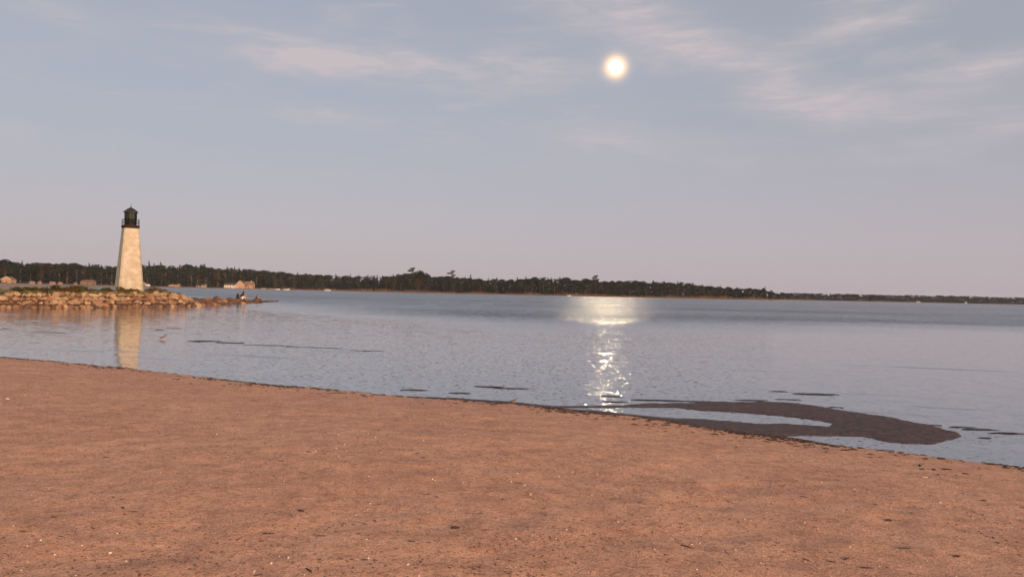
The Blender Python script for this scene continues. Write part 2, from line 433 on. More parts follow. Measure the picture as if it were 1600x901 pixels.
def ground_z(x, y):
    i = np.clip(np.searchsorted(xs, x) - 1, 0, nx - 2); j = np.clip(np.searchsorted(ys, y) - 1, 0, ny - 2)
    fx = (x - xs[i]) / (xs[i + 1] - xs[i]); fy = (y - ys[j]) / (ys[j + 1] - ys[j])
    return (Zh[j, i] * (1 - fx) + Zh[j, i + 1] * fx) * (1 - fy) + (Zh[j + 1, i] * (1 - fx) + Zh[j + 1, i + 1] * fx) * fy
def shore_d(x, y): return sdpoly(np.array([x]), np.array([y]), lands)[0]
tag(link('lake_water', from_arrays('lake_water', [(-2900, -30, 0), (2900, -30, 0), (2900, 3900, 0), (-2900, 3900, 0)], [(0, 1, 2, 3)]), m_water), kind='structure')

# ------------------------------------------------------------------ moon
m_moon, g = new_mat('moonlight')
fin(g, g.n('ShaderNodeEmission', {'Color': (1, .79, .52, 1), 'Strength': 130.0}))
bm = bmesh.new(); bmesh.ops.create_icosphere(bm, subdivisions=3, radius=50)
me = bpy.data.meshes.new('moon'); bm.to_mesh(me); bm.free(); me.shade_smooth()
o = link('moon', me, m_moon, loc=CAM + MOON_DIR * 6000)
tag(o, 'bright full moon shining yellow-white in the evening sky', 'moon')

# ------------------------------------------------------------------ breakwater
m_rock = None
def rock_mat(name, ca_, cb_, cc_):
    m, g = new_mat(name)
    tc = g.n('ShaderNodeTexCoord'); oi = g.n('ShaderNodeObjectInfo')
    rv = oi.outputs['Random']
    vec = g.vm('ADD', tc.outputs['Object'], g.cxyz(g.m('MULTIPLY', rv, 40.0), 0.0, 0.0))
    n1 = g.noise(vec, 1.6, 4, .6); n2 = g.noise(vec, 9, 4, .65)
    c = g.mix(g.mr(rv, 0, 1), (*ca_, 1), (*cb_, 1))
    c = g.mix(g.mr(n1, .45, .7, 0, .6), c, (*cc_, 1))
    c = g.mix(g.mr(n2, .55, .75, 0, .4), c, (cc_[0] * .5, cc_[1] * .45, cc_[2] * .45, 1))
    bn = g.n('ShaderNodeBump', {'Strength': .8, 'Distance': .08, 'Height': n2})
    fin(g, g.n('ShaderNodeBsdfPrincipled', {'Base Color': c, 'Roughness': .85, 'Specular IOR Level': .2, 'Normal': bn}))
    return m
m_pale = rock_mat('pale_boulder_stone', (.46, .30, .175), (.35, .21, .125), (.22, .12, .075))
m_tan = rock_mat('tan_boulder_stone', (.34, .18, .10), (.23, .118, .066), (.13, .065, .04))
m_dark = rock_mat('dark_boulder_stone', (.16, .085, .06), (.11, .06, .042), (.07, .038, .028))  # darker stone for the spit and part of the waterline row
m_mound = simple('mound_soil', (.13, .09, .06), .95, .5, 1.5)
m_grass = simple('breakwater_grass', (.16, .125, .055), .9, c2=(.07, .075, .03), scale=.8)
def rock_mesh(k):
    r = random.Random(100 + k)
    bm = bmesh.new(); bmesh.ops.create_icosphere(bm, subdivisions=3, radius=1)
    pl = []
    for _ in range(8):
        v = Vector((r.gauss(0, 1), r.gauss(0, 1), r.gauss(0, 1))).normalized(); pl.append((v, r.uniform(.48, .80)))
    for v in bm.verts:
        for n, c in pl:
            d = v.co.dot(n)
            if d > c: v.co -= n * (d - c) * .96
        v.co *= 1 + .04 * math.sin(v.co.x * 7 + k) * math.cos(v.co.y * 6 + v.co.z * 5)
    me = bpy.data.meshes.new('boulder'); bm.to_mesh(me); bm.free()
    return me
RCK = []
for k_ in range(3):
    bm = bmesh.new(); bmesh.ops.create_icosphere(bm, subdivisions=1, radius=1)
    RCK.append((np.array([v.co * (1 + .35 * rr0) for v, rr0 in zip(bm.verts, rng.random(50))]), np.array([[v.index for v in f.verts] for f in bm.faces]))); bm.free()
rocks = {(v, mm.name): None for v in range(9) for mm in (m_pale, m_tan, m_dark)}
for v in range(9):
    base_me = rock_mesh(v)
    for mm in (m_pale, m_tan, m_dark):
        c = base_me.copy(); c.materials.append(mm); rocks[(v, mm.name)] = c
# waterline of the breakwater, seen from the beach
wl_px = [(-80, 478.5), (0, 480.2), (100, 480.8), (200, 480.2), (260, 479.2), (310, 477.8), (345, 476), (375, 474.2), (400, 472.8), (420, 471.8), (434, 471)]
wl = [Vector(Z(*p)).to_3d() for p in wl_px]
seglen = [(wl[i + 1] - wl[i]).length for i in range(len(wl) - 1)]; tot = sum(seglen)
def on_wl(s):
    for i, L in enumerate(seglen):
        if s <= L or i == len(seglen) - 1:
            t = s / L; p = wl[i].lerp(wl[i + 1], t); px = wl_px[i][0] + (wl_px[i + 1][0] - wl_px[i][0]) * t
            d = (wl[i + 1] - wl[i]).normalized()
            return p, Vector((-d.y, d.x, 0)), px       # inland is to the left of travel
        s -= L
def crest(px):   # (height, slope width) of the rock face at this place
    return np.interp(px, [-80, 0, 300, 318, 350, 375, 400, 420, 434], [1.1, 1.15, 1.25, .95, .75, .55, .36, -.1, -.3]), np.interp(px, [0, 310, 350, 434], [2.6, 2.6, 2.2, .9])
ordn = ['nearest', 'second', 'third', 'fourth', 'fifth', 'sixth', 'seventh', 'eighth', 'ninth', 'tenth', 'eleventh', 'twelfth', 'thirteenth', 'fourteenth', 'fifteenth', 'sixteenth', 'seventeenth', 'eighteenth', 'nineteenth', 'twentieth', 'twenty-first', 'twenty-second', 'twenty-third', 'twenty-fourth', 'twenty-fifth', 'twenty-sixth', 'twenty-seventh', 'twenty-eighth', 'twenty-ninth', 'thirtieth']
TOWER_S = None
recs = []
rr = random.Random(5)
nrow = 4
for row in range(nrow):
    s = 4.0 + rr.uniform(0, .4)
    while s < tot:
        p, inl, px = on_wl(s)
        hgt_, wdt = crest(px)
        size = rr.choice([rr.uniform(.25, .36), rr.uniform(.28, .42), rr.uniform(.38, .52)]) * (.96 if px < 318 else 1.25)
        
        rows_here = 4 if px < 318 else (3 if px < 400 else 2)
        if row < rows_here and -12 < px < 409:
            t = row / max(rows_here - 1, 1) * (1 if px < 318 else .75)
            q = p + inl * (wdt * t + rr.uniform(-.15, .15) - .1)
            z = hgt_ * t + rr.uniform(-.08, .12) - (.12 if px > 318 else 0)
            recs.append((px, row, rows_here, q, z, size, s))
        s += size * (1.4 if px < 310 else 1.9) * rr.uniform(.9, 1.15)
PLACES = [(-20, 178, 'left of the lighthouse', -1), (178, 223, 'below the lighthouse', 1), (223, 320, 'right of the lighthouse', 1), (320, 372, 'on the spit left of the people', -1), (372, 403, 'beside the seated people', 1), (403, 500, 'at the tip of the spit', 1)]
ROWN = ['waterline row', 'second row up', 'third row up', 'top row']
cnt = {}
recs.sort(key=lambda q: (q[1], q[0]))
for px, row, rh, q, z, size, s in recs:
    mm = m_dark if (px > 318 and rr.random() < .82) or (row == 0 and rr.random() < .35) else (m_pale if rr.random() < (.25 + .12 * row) else m_tan)
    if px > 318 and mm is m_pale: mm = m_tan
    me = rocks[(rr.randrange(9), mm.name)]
    flat = rr.uniform(.6, .95)
    big = 'large' if size > .46 else ('small' if size < .35 else 'medium')
    o = link('boulder', me, None, loc=(q.x, q.y, z))
    o.rotation_euler = (rr.uniform(-.5, .5), rr.uniform(-.5, .5), rr.uniform(0, 6.28))
    o.scale = (size * rr.uniform(1.0, 1.45), size * rr.uniform(.9, 1.2), size * flat)
    pl = [t for t in PLACES if t[0] <= px < t[1]][0]
    tone = {'pale_boulder_stone': 'pale cream', 'tan_boulder_stone': 'tan', 'dark_boulder_stone': 'dark reddish'}[mm.name]
    o['_k'] = 0
    cnt.setdefault((pl[2], row, tone), []).append((px, o, pl, tone, row, big))
for key, L in cnt.items():
    L.sort(key=lambda t: -t[0] if t[2][3] < 0 else t[0])
    for i, (px, o, pl, tone, row, big) in enumerate(L):
        del o['_k']
        tag(o, f'{ordn[min(i, 29)] if pl[3] else ordn[i]} {tone} {big} boulder {pl[2]}, {ROWN[row]}'.replace('nearest', 'first'), 'boulder', 'boulders armouring the breakwater')
print('boulders', len(recs))
# small rubble chinking the gaps, its colour darkened for the shade between boulders
RV_ = []; RF_ = []; b0 = 0
for i in range(2600):
    s_ = rr.uniform(1, tot); p_, inl_, px_c = on_wl(s_); h0, w0 = crest(px_c)
    if px_c < -60: continue
    t = rr.random(); bm_ = rocks[(rr.randrange(9), m_tan.name)]
    if i == 0 or True:
        vv = RCK[rr.randrange(3)]
        sz = rr.uniform(.10, .24) * np.array([1, .8, .7]) * rr.uniform(.8, 1.2)
        a_ = rr.uniform(0, 6.28); W_ = vv[0] * sz
        W_ = np.stack([W_[:, 0] * math.cos(a_) - W_[:, 1] * math.sin(a_), W_[:, 0] * math.sin(a_) + W_[:, 1] * math.cos(a_), W_[:, 2]], 1)
        c_ = p_ + inl_ * (w0 * t - .05)
        RV_.append(W_ + np.array([c_.x, c_.y, h0 * t * .9 + .02])); RF_.append(vv[1] + b0); b0 += len(W_)
tag(link('rubble', np_mesh('rubble', np.concatenate(RV_), np.concatenate(RF_)), simple('gap_shade_rubble', (.075, .036, .024), .9)), 'small broken stone wedged between the breakwater boulders', 'rubble', kind='stuff')
# mound under the boulders
rings = []
inland_end = 60
sv = np.linspace(0, tot, 60)
mbv = []; mbf = []
NC = 7
for i, s in enumerate(sv):
    p, inl, px = on_wl(float(s))
    h_, w_ = crest(px)
    back = np.interp(px, [-80, 0, 200, 300, 330, 375, 434], [70, 30, 16, 9.0, 5.5, 3.5, 1.2])
    inl2 = inl.lerp(Vector((-1, .12, 0)).normalized(), .6).normalized()
    prof = [(-.6, -1.2), (.0, -.22), (w_ * .55, h_ * .5 - (.18 if px < 315 else .4)), (w_, h_ - (.18 if px < 315 else .45)), (w_ + .8, h_ + (.30 if px < 312 else -.45)), (back, h_ + (.34 if px < 312 else -.5)), (back + 2.5, -1.2)]
    for (d, z) in prof:
        v = p + (inl if d <= w_ + .8 else inl2) * d
        mbv.append((v.x, v.y, z))
    if i:
        for k in range(NC - 1):
            a_ = (i - 1) * NC + k; mbf.append((a_, a_ + 1, a_ + NC + 1, a_ + NC))
o = link('breakwater_ground', from_arrays('breakwater_ground', mbv, mbf), m_mound); tag(o, kind='structure')

# grass and weeds growing on the breakwater top
gv = []; gf = []
def blade(P, x, y, z, h, w, lean, rg=random):
    a_ = rg.uniform(0, 6.28); dx_, dy_ = math.cos(a_) * w, math.sin(a_) * w
    lx, ly = rg.uniform(-lean, lean), rg.uniform(-lean, lean)
    b = len(P[0])
    P[0] += [(x - dx_, y - dy_, z), (x + dx_, y + dy_, z), (x + dx_ * .3 + lx * h, y + dy_ * .3 + ly * h, z + h)]
    P[1].append((b, b + 1, b + 2))
G = [[], []]
for i in range(14000):
    s = random.uniform(0, tot * .62)
    p, inl, px = on_wl(s)
    if px > 322: continue
    h_, w_ = crest(px)
    d = w_ + .35 + abs(random.gauss(0, 1.2)) if random.random() < .8 else w_ + random.uniform(0, 8)
    q = p + inl * d
    hh = random.uniform(.12, .42) * (.5 + 1.0 * float(vnoise(q.x * .6, q.y * .6, 5)))
    blade(G, q.x, q.y, h_ + .2, hh, .04, .5)
o = link('grass', from_arrays('grass', G[0], G[1]), m_grass)
tag(o, 'dry olive grass growing along the breakwater top', 'grass', kind='stuff')

# leafy crown helper: many small faces in lumps
def leaves(lobes, n, size, seed, droop=0):
    r = np.random.default_rng(seed)
    L = np.array(lobes, float)                       # x y z rx rz
    wgt = (L[:, 3] ** 2 * L[:, 4]) ** .67; wgt /= wgt.sum()
    k = r.choice(len(L), n, p=wgt)
    d = r.normal(size=(n, 3)); d /= np.linalg.norm(d, axis=1)[:, None]
    rad = r.uniform(.35, 1.0, n) ** .45
    rad = np.where(r.random(n) < .08, rad * 1.18, rad)
    c = L[k, :3] + d * rad[:, None] * np.stack([L[k, 3], L[k, 3], L[k, 4]], 1)
    nrm = d + r.normal(size=(n, 3)) * .55; nrm /= np.linalg.norm(nrm, axis=1)[:, None]
    t = np.cross(nrm, r.normal(size=(n, 3))); t /= np.linalg.norm(t, axis=1)[:, None]
    b = np.cross(nrm, t)
    s = size * r.uniform(.55, 1.3, n)[:, None]
    V = np.stack([c - t * s - b * s * .5, c + t * s * .9 - b * s * .7, c + t * s * .6 + b * s * .8, c - t * s * .7 + b * s * .6], 1).reshape(-1, 3)
    Q = np.arange(n * 4).reshape(n, 4)
    return V, Q
def leaf_mat(name, a_, b_, rnd=.35):
    m, g = new_mat(name)
    tc = g.n('ShaderNodeTexCoord'); oi = g.n('ShaderNodeObjectInfo')
    n1 = g.noise(tc.outputs['Object'], .35, 3, .6)
    c = g.mix(g.mr(n1, .35, .65), (*a_, 1), (*b_, 1))
    v = g.mr(oi.outputs['Random'], 0, 1, 1 - rnd, 1 + rnd, 'LINEAR')
    v2 = g.mr(g.m('FRACT', g.m('MULTIPLY', oi.outputs['Random'], 7.3)), 0, 1, .8, 1.35, 'LINEAR')
    c = g.mix(1.0, c, g.n('ShaderNodeCombineColor', {0: g.m('MULTIPLY', v, v2), 1: v, 2: v}), blend='MULTIPLY')
    d = g.n('ShaderNodeBsdfDiffuse', {'Color': c, 'Roughness': 1.0})
    fin(g, d)
    return m
m_leaf = leaf_mat('broadleaf_foliage', (.020, .027, .015), (.011, .016, .010))
m_leaf2 = leaf_mat('olive_foliage', (.034, .030, .016), (.021, .020, .012))
m_pine = leaf_mat('pine_foliage', (.015, .019, .012), (.009, .012, .009))
m_shrub = leaf_mat('shrub_foliage', (.055, .042, .018), (.035, .034, .015))
m_bark = simple('bark', (.17, .09, .06), .95, .45, 2)
m_reed = simple('reed', (.20, .105, .06), .95, c2=(.13, .075, .045), scale=.05)

shrub_me = []
for k in range(3):
    r = random.Random(k)
    lob = [(r.uniform(-.45, .45), r.uniform(-.3, .3), r.uniform(.12, .35), r.uniform(.2, .35), r.uniform(.14, .24)) for _ in range(6)]
    V_, Q_ = leaves(lob, 420, .05, 40 + k)
    shrub_me.append((np_mesh('foliage', V_, Q_), None))
shr = [(22, .9), (44, 1.0), (57, .8), (78, 1.25), (92, 1.0), (112, .8), (134, 1.15), (152, 1.3), (168, 1.0), (186, .8), (196, 1.0), (212, .9), (232, 1.1), (246, .8), (262, 1.0), (281, 1.2), (298, .8)]
for i, (px, sc) in enumerate(shr):
    # find s at px
    lo, hi_ = 0, tot
    for _ in range(30):
        mid = (lo + hi_) / 2
        if on_wl(mid)[2] < px: lo = mid
        else: hi_ = mid
    p, inl, _ = on_wl(lo); h_, w_ = crest(px)
    q = p + inl * (w_ + .9 + (i % 3) * .3)
    sc *= 1.35
    root = empty('shrub', (q.x, q.y, h_ + .2), random.uniform(0, 6))
    root.scale = (sc, sc, sc * .9)
    link('foliage', shrub_me[i % 3][0], m_shrub, root)
    st = MB()
    for j in range(5): st.tube((0, 0, -.1), (random.uniform(-.35, .35), random.uniform(-.25, .25), .3), .02, .008, 5)
    st.build('stem', m_bark, root)
    side = 'left' if px < 200 else 'right'
    n_ = sum(1 for q_ in shr if (q_[0] < 200 and q_[0] >= px) or False) if side == 'left' else sum(1 for q_ in shr if 200 <= q_[0] <= px)
    tag(root, f'{ordn[n_ - 1] if n_ > 1 else "first"} low dark shrub {side} of the lighthouse on the boulder crest', 'shrub', 'shrubs along the breakwater top')

# ------------------------------------------------------------------ lighthouse
m_tower, g = new_mat('tower_stone')
tc = g.n('ShaderNodeTexCoord'); O = tc.outputs['Object']
n1 = g.noise(O, 1.1, 5, .65); n2 = g.noise(O, 6, 4, .6)
br = g.n('ShaderNodeTexBrick', {'Vector': g.vm('MULTIPLY', O, (1, 1, 1)), 'Color1': (1, 1, 1, 1), 'Color2': (.86, .85, .84, 1), 'Mortar': (.78, .74, .7, 1), 'Scale': 1.0, 'Mortar Size': .012, 'Brick Width': .62, 'Row Height': .28})
ox, oy, oz = g.xyz(O)
g.set(br, 'Vector', g.cxyz(g.m('ADD', ox, g.m('MULTIPLY', oy, .7)), oz, 0.0))
c = g.mix(g.mr(n1, .35, .68), (.50, .43, .365, 1), (.40, .31, .22, 1))
c = g.mix(g.mr(n2, .45, .75, 0, .4), c, (.52, .40, .28, 1))
c = g.mix(1.0, c, br.outputs[0], blend='MULTIPLY')
bn = g.n('ShaderNodeBump', {'Strength': .3, 'Distance': .03, 'Height': n2})
fin(g, g.n('ShaderNodeBsdfPrincipled', {'Base Color': c, 'Roughness': .8, 'Normal': bn, 'Specular IOR Level': .2}))
m_black = simple('black_metal', (.010, .008, .008), .6, .3, 6, spec=.15)
m_deck = simple('dark_red_deck', (.032, .011, .009), .7, .3, 3, spec=.15)
m_roof = simple('lantern_roof_metal', (.045, .035, .035), .55, .4, 2)
m_glass, g = new_mat('glass')
fin(g, g.n('ShaderNodeMixShader', {0: .05, 1: g.n('ShaderNodeBsdfTransparent', {'Color': (.42, .42, .44, 1)}), 2: g.n('ShaderNodeBsdfGlossy', {'Roughness': .05, 'Color': (.8, .8, .8, 1)})}))
LD = 84.0
PXM = LD / F
base = at_y(200.8, 452.5, LD)
zt = lambda y: at_y(202.5, y, LD).z
LH = empty('lighthouse', (at_y(201.5, 450, LD).x, LD, base.z - .1), R(40.0))
tag(LH, 'pale stone tapered lighthouse with black lantern on the rocky breakwater', 'lighthouse')
zb = base.z - .1
def octo(w, z, c=.085):
    h = w / 2; k = w * c
    return [(-h + k, -h, z), (h - k, -h, z), (h, -h + k, z), (h, h - k, z), (h - k, h, z), (-h + k, h, z), (-h, h - k, z), (-h, -h + k, z)]
mb = MB()
wb, wt = 35.2 * PXM, 21.0 * PXM
zT = zt(357) - zb
mb.loft([octo(wb * 1.05, -.4), octo(wb * 1.05, .12), octo(wb, .13), octo(wt, zT)])
mb.build('tower', m_tower, LH)
mb = MB(); wd = 22.2 * PXM; zd = zt(352.3) - zb
mb.loft([octo(wd * .93, zT), octo(wd * .95, zT + .06), octo(wd, zT + .1), octo(wd, zd)])
mb.build('gallery_deck', m_deck, LH)
mb = MB(); zr = zt(343.2) - zb
ring = octo(wd * .95, zd)
pts = []
for i in range(8):
    a_, b_ = Vector(ring[i]), Vector(ring[(i + 1) % 8])
    pts.append(a_)
    if (b_ - a_).length > 1: pts += [a_.lerp(b_, .5)]
for q in pts: mb.tube(q, (q.x, q.y, zr), .022, n=6)
for i in range(8):
    for zz in (zr, zd + (zr - zd) * .5):
        mb.tube((ring[i][0], ring[i][1], zz), (ring[(i + 1) % 8][0], ring[(i + 1) % 8][1], zz), .02, n=6)
mb.build('railing', m_black, LH)
wl_ = 15.4 * PXM; z1 = zt(343.3) - zb; z2 = zt(332.6) - zb; z3 = zt(331) - zb
mb = MB(); mb.loft([octo(wl_, zd, .26), octo(wl_, z1, .26)]); mb.loft([octo(wl_ * 1.03, z1, .26), octo(wl_ * 1.03, z1 + .05, .26)]); mb.build('lantern_base', m_black, LH)
ringL = octo(wl_, 0, .26)
mb = MB()
for i in range(8):
    a_, b_ = Vector(ringL[i]), Vector(ringL[(i + 1) % 8])
    n_ = 1 if (b_ - a_).length < .5 else 3
    for j in range(n_):
        q = a_.lerp(b_, j / n_) * .985
        mb.box(q.x - .04, q.x + .04, q.y - .04, q.y + .04, z1 + .05, z2)
mb.build('lantern_frame', m_black, LH)
for i in range(8):
    a_, b_ = Vector(ringL[i]) * .95, Vector(ringL[(i + 1) % 8]) * .95
    mb = MB(); nrm = Vector((a_.y - b_.y, b_.x - a_.x, 0)).normalized() * .01
    mb.add([(a_.x, a_.y, z1 + .05), (b_.x, b_.y, z1 + .05), (b_.x, b_.y, z2), (a_.x, a_.y, z2), (a_.x + nrm.x, a_.y + nrm.y, z1 + .05), (b_.x + nrm.x, b_.y + nrm.y, z1 + .05), (b_.x + nrm.x, b_.y + nrm.y, z2), (a_.x + nrm.x, a_.y + nrm.y, z2)],
           [(0, 1, 2, 3), (7, 6, 5, 4), (0, 4, 5, 1), (1, 5, 6, 2), (2, 6, 7, 3), (3, 7, 4, 0)])
    mb.build('window_pane', m_glass, LH)
mb = MB(); mb.tube((0, 0, z1), (0, 0, z1 + .45), .10, .10, 12); mb.tube((0, 0, z1 + .1), (0, 0, z1 + .55), .16, .13, 12); mb.build('lamp', m_black, LH)
wr = 19.6 * PXM; za = zt(324) - zb; ztp = zt(318) - zb
mb = MB(); mb.loft([octo(wl_ * 1.02, z2, .26), octo(wr, z2 + .05, .26), octo(wr, z3, .26), octo(wr * .52, z3 + (za - z3) * .62, .26), octo(.12, za, .26)])
mb.build('roof', m_roof, LH)
mb = MB(); mb.tube((0, 0, za - .05), (0, 0, za + .14), .05, .04); mb.tube((0, 0, za + .1), (0, 0, ztp), .02, .012, 6); mb.build('lightning_rod', m_black, LH)

# ------------------------------------------------------------------ far shore
TOPX = [-150, 0, 10, 40, 100, 150, 175, 225, 250, 300, 318, 330, 400, 440, 500, 560, 600, 620, 640, 660, 680, 700, 720, 760, 800, 820, 850, 900, 940, 1000, 1050, 1100, 1150, 1190, 1203, 1214, 1300, 1400, 1500, 1600, 1800]
TOPY = [404, 406, 406, 409, 409, 412, 413, 412, 412, 413.5, 412, 416, 419, 423.5, 426.5, 429, 429.5, 427, 424.5, 425, 430.5, 431, 431.5, 433, 435, 431.5, 431.5, 434.5, 436, 437, 438.5, 443, 447.5, 449.5, 452, 456.5, 458, 460, 461.8, 464.3, 468]
DX = [-200, 0, 200, 440, 740, 900, 1180, 1209, 1250, 1600, 1800]
DY = [560, 640, 800, 950, 900, 900, 1000, 1060, 1600, 1850, 1950]
def shoreD(px): return float(np.interp(px, DX, DY))
def far_pt(px, back=0.0, z=0.0):
    D_ = shoreD(px) + back
    d = ray(px, hy(px)); return Vector((d.x / d.y * D_, D_, z))
def gz(px, back):
    m = float(np.interp(px, [-200, 250, 420, 480, 1210, 1800], [2.2, 1.4, 1.0, .5, .45, .5]))
    return m + max(0, back - 12) * float(np.interp(px, [0, 400, 1200], [.07, .05, .02]))
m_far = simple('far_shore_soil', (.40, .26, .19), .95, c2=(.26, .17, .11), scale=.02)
fv = []; ff = []
pxs = list(range(-420, 2000, 20)) + [1209, 1215]; pxs = sorted(set(pxs))
prof = [(-4, -1.5), (0, .0), (3, None), (14, None), (40, None), (110, None), (240, None)]
for i, px in enumerate(pxs):
    for (b_, z_0) in prof:
        if b_ == -4: b_ = float(np.interp(px, [-420, 150, 300, 335], [-345, -335, -110, -4]))
        if b_ == 0: b_ = float(np.interp(px, [-420, 150, 300, 335], [-335, -325, -104, 0]))
        q = far_pt(px, b_, 0); fv.append((q.x, q.y, (gz(px, b_) if z_0 is None else z_0) * (1 if b_ != 3 else .7)))
    if i:
        n_ = len(prof)
        for k in range(n_ - 1):
            a_ = (i - 1) * n_ + k; ff.append((a_, a_ + n_, a_ + n_ + 1, a_ + 1))
fme = from_arrays('far_shore_ground', fv, ff, True)
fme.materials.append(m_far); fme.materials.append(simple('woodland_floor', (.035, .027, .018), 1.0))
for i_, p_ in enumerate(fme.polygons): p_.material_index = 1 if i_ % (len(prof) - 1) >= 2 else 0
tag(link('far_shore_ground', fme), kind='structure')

def trunk_mb(h, r, r2, lean=0, limbs=4, seed=0, lo=.35):
    rg = random.Random(seed); mb = MB()
    n = 6; rings = []
    for k in range(5):
        t = k / 4; rr_ = r + (r2 - r) * t
        cx = lean * t * t; rings.append([(cx + rr_ * math.cos(2 * math.pi * i / n), rr_ * math.sin(2 * math.pi * i / n), -.5 + (h + .5) * t) for i in range(n)])
    mb.loft(rings)
    for k in range(limbs):
        t = rg.uniform(lo, .9); a_ = rg.uniform(0, 6.28); L_ = h * rg.uniform(.12, .25)
        mb.tube((lean * t * t, 0, h * t), (lean * t * t + math.cos(a_) * L_, math.sin(a_) * L_, h * t + L_ * .6), r * .35, r * .1, 5)
    return mb
def make_kind(kind, seed):
    """unit: metres for a 20 m tree; returns (trunk mesh, crown V, crown Q)"""
    r = random.Random(seed)
    lob = []
    if kind == 'broadleaf':
        for _ in range(13):
            a_ = r.uniform(0, 6.28); t = r.random(); rad = (1 - abs(t - .45) * 1.1) * 4.4 * r.uniform(.4, 1)
            lob.append((math.cos(a_) * rad, math.sin(a_) * rad, 2.6 + t * 15.1, r.uniform(1.7, 3.0), r.uniform(1.4, 2.4)))
        tr_ = trunk_mb(15, .45, .12, 0, 6, seed); n, s = 620, .62
    elif kind == 'pine':
        for k in range(15):
            t = k / 14; rad = (1 - t) * 3.3 + .25
            for _ in range(3):
                a_ = r.uniform(0, 6.28); lob.append((math.cos(a_) * rad * .5, math.sin(a_) * rad * .5, 2.8 + t * 16.7, rad * .62, .62))
        tr_ = trunk_mb(19, .32, .05, 0, 6, seed); n, s = 560, .50
    elif kind == 'olive':
        for _ in range(11):
            a_ = r.uniform(0, 6.28); t = r.random(); rad = (1 - abs(t - .5)) * 3.4 * r.uniform(.4, 1)
            lob.append((math.cos(a_) * rad, math.sin(a_) * rad, 4.5 + t * 13.5, r.uniform(1.4, 2.4), r.uniform(1.3, 2.2)))
        tr_ = trunk_mb(16, .30, .1, r.uniform(-1, 1), 6, seed, .3); n, s = 430, .55
    elif kind == 'tall':    # white pine: bare trunk, layered plates at the top
        for (zz, rd, off) in [(19.0, 1.9, .4), (17.2, 2.6, -.9), (15.3, 1.7, 1.5), (13.6, 2.2, -.8), (11.5, 1.6, .8), (9, 1.8, -.5)]:
            a_ = r.uniform(0, 6.28); lob.append((off, math.sin(a_), zz, rd, .75)); lob.append((off + 1, math.cos(a_), zz + .3, rd * .6, .6))
        tr_ = trunk_mb(19, .36, .08, .3, 8, seed, .4); n, s = 420, .42
    V_, Q_ = leaves(lob, n, s, seed)
    return tr_, V_, Q_
KINDS = {}
for kind, mt, nvar in (('broadleaf', m_leaf, 4), ('pine', m_pine, 3), ('olive', m_leaf2, 3), ('tall', m_pine, 2)):
    KINDS[kind] = []
    for v in range(nvar):
        tr_, V_, Q_ = make_kind(kind, 500 + v * 7 + len(kind) * 31)
        tme = from_arrays('trunk', tr_.V, tr_.Fc); tme.materials.append(m_bark)
        cme = np_mesh('crown', V_, Q_); cme.materials.append(mt)
        KINDS[kind].append((tme, cme, V_, Q_))
def topz(px, back):
    D_ = shoreD(px) + back
    y = float(np.interp(px, TOPX, TOPY)); return at_y(px, y, D_).z
SEG = [(-30, 178, 'left of the lighthouse', -1), (223, 345, 'right of the lighthouse', 1), (345, 402, 'behind the big gabled house', 1), (402, 513, 'right of the big gabled house', 1), (513, 636, 'left of the forked skyline pines', -1), (636, 705, 'right of the forked skyline pines', 1),
       (705, 815, 'right of the lone skyline pine', 1), (815, 930, 'left of the leaning treetop', -1), (930, 1060, 'right of the leaning treetop', 1), (1060, 1130, 'left of the tapering headland end', -1), (1130, 1212, 'on the tapering headland end', 1)]
KN = {'broadleaf': ('broadleaf_tree', 'dark rounded broadleaf tree'), 'pine': ('pine_tree', 'dark pointed conifer'), 'olive': ('slender_tree', 'slender olive-brown tree'), 'tall': ('tall_pine', 'tall pine')}
def place_tree(px, back, kind, htop, label=None, group=None, var=None, wide=1.0, rz=None, lean=0):
    q = far_pt(px, back, gz(px, back) - .2)
    tme, cme, _, _ = KINDS[kind][random.randrange(len(KINDS[kind])) if var is None else var]
    s = (htop - q.z) / 19.8
    root = empty(KN[kind][0], q, random.uniform(0, 6.28) if rz is None else rz)
    root.scale = (s * wide, s * wide, s)
    if lean: root.rotation_euler = (0, lean, 0)
    link('trunk', tme, None, root); link('crown', cme, None, root)
    tag(root, label, 'tree', group)
    return root
tr_list = []
for row, (back, f0, f1, step) in enumerate([(9, .50, .78, 14.0), (24, .76, .93, 13.5), (42, .95, 1.03, 12.5)]):
    px = -8 + row * 4
    while px < 1210:
        hidden = 176 < px < 226 or (row == 0 and (345 < px < 402 or px < 175))
        kind = random.choices(['broadleaf', 'pine', 'olive'], [.66, .18, .16] if px < 440 else [.40, .27, .33] if row < 2 else [.5, .35, .15])[0]
        if not hidden:
            tr_list.append((px, row, back + random.uniform(-3, 3), kind, random.uniform(f0, f1)))
        px += step * random.uniform(.75, 1.25)
buckets = {}
for (px, row, back, kind, f) in tr_list:
    sg = [s for s in SEG if s[0] <= px < s[1]]
    if not sg: continue
    buckets.setdefault((sg[0][2], row, kind), []).append((px, back, f, sg[0][3]))
for (place, row, kind), L in buckets.items():
    L.sort(key=lambda t: t[0] * t[3])
    for i, (px, back, f, _) in enumerate(L):
        rn = ['shoreline row', 'middle row', 'skyline row'][row]
        g0 = gz(px, back)
        ht = g0 + (topz(px, back) - g0) * f
        nth = (ordn[i] if i else 'first') if len(L) > 1 else ''
        place_tree(px, back, kind, ht, f'{nth} {KN[kind][1]} {place}, {rn}'.strip(), 'trees along the far shore', wide=random.uniform(1.1, 1.6))
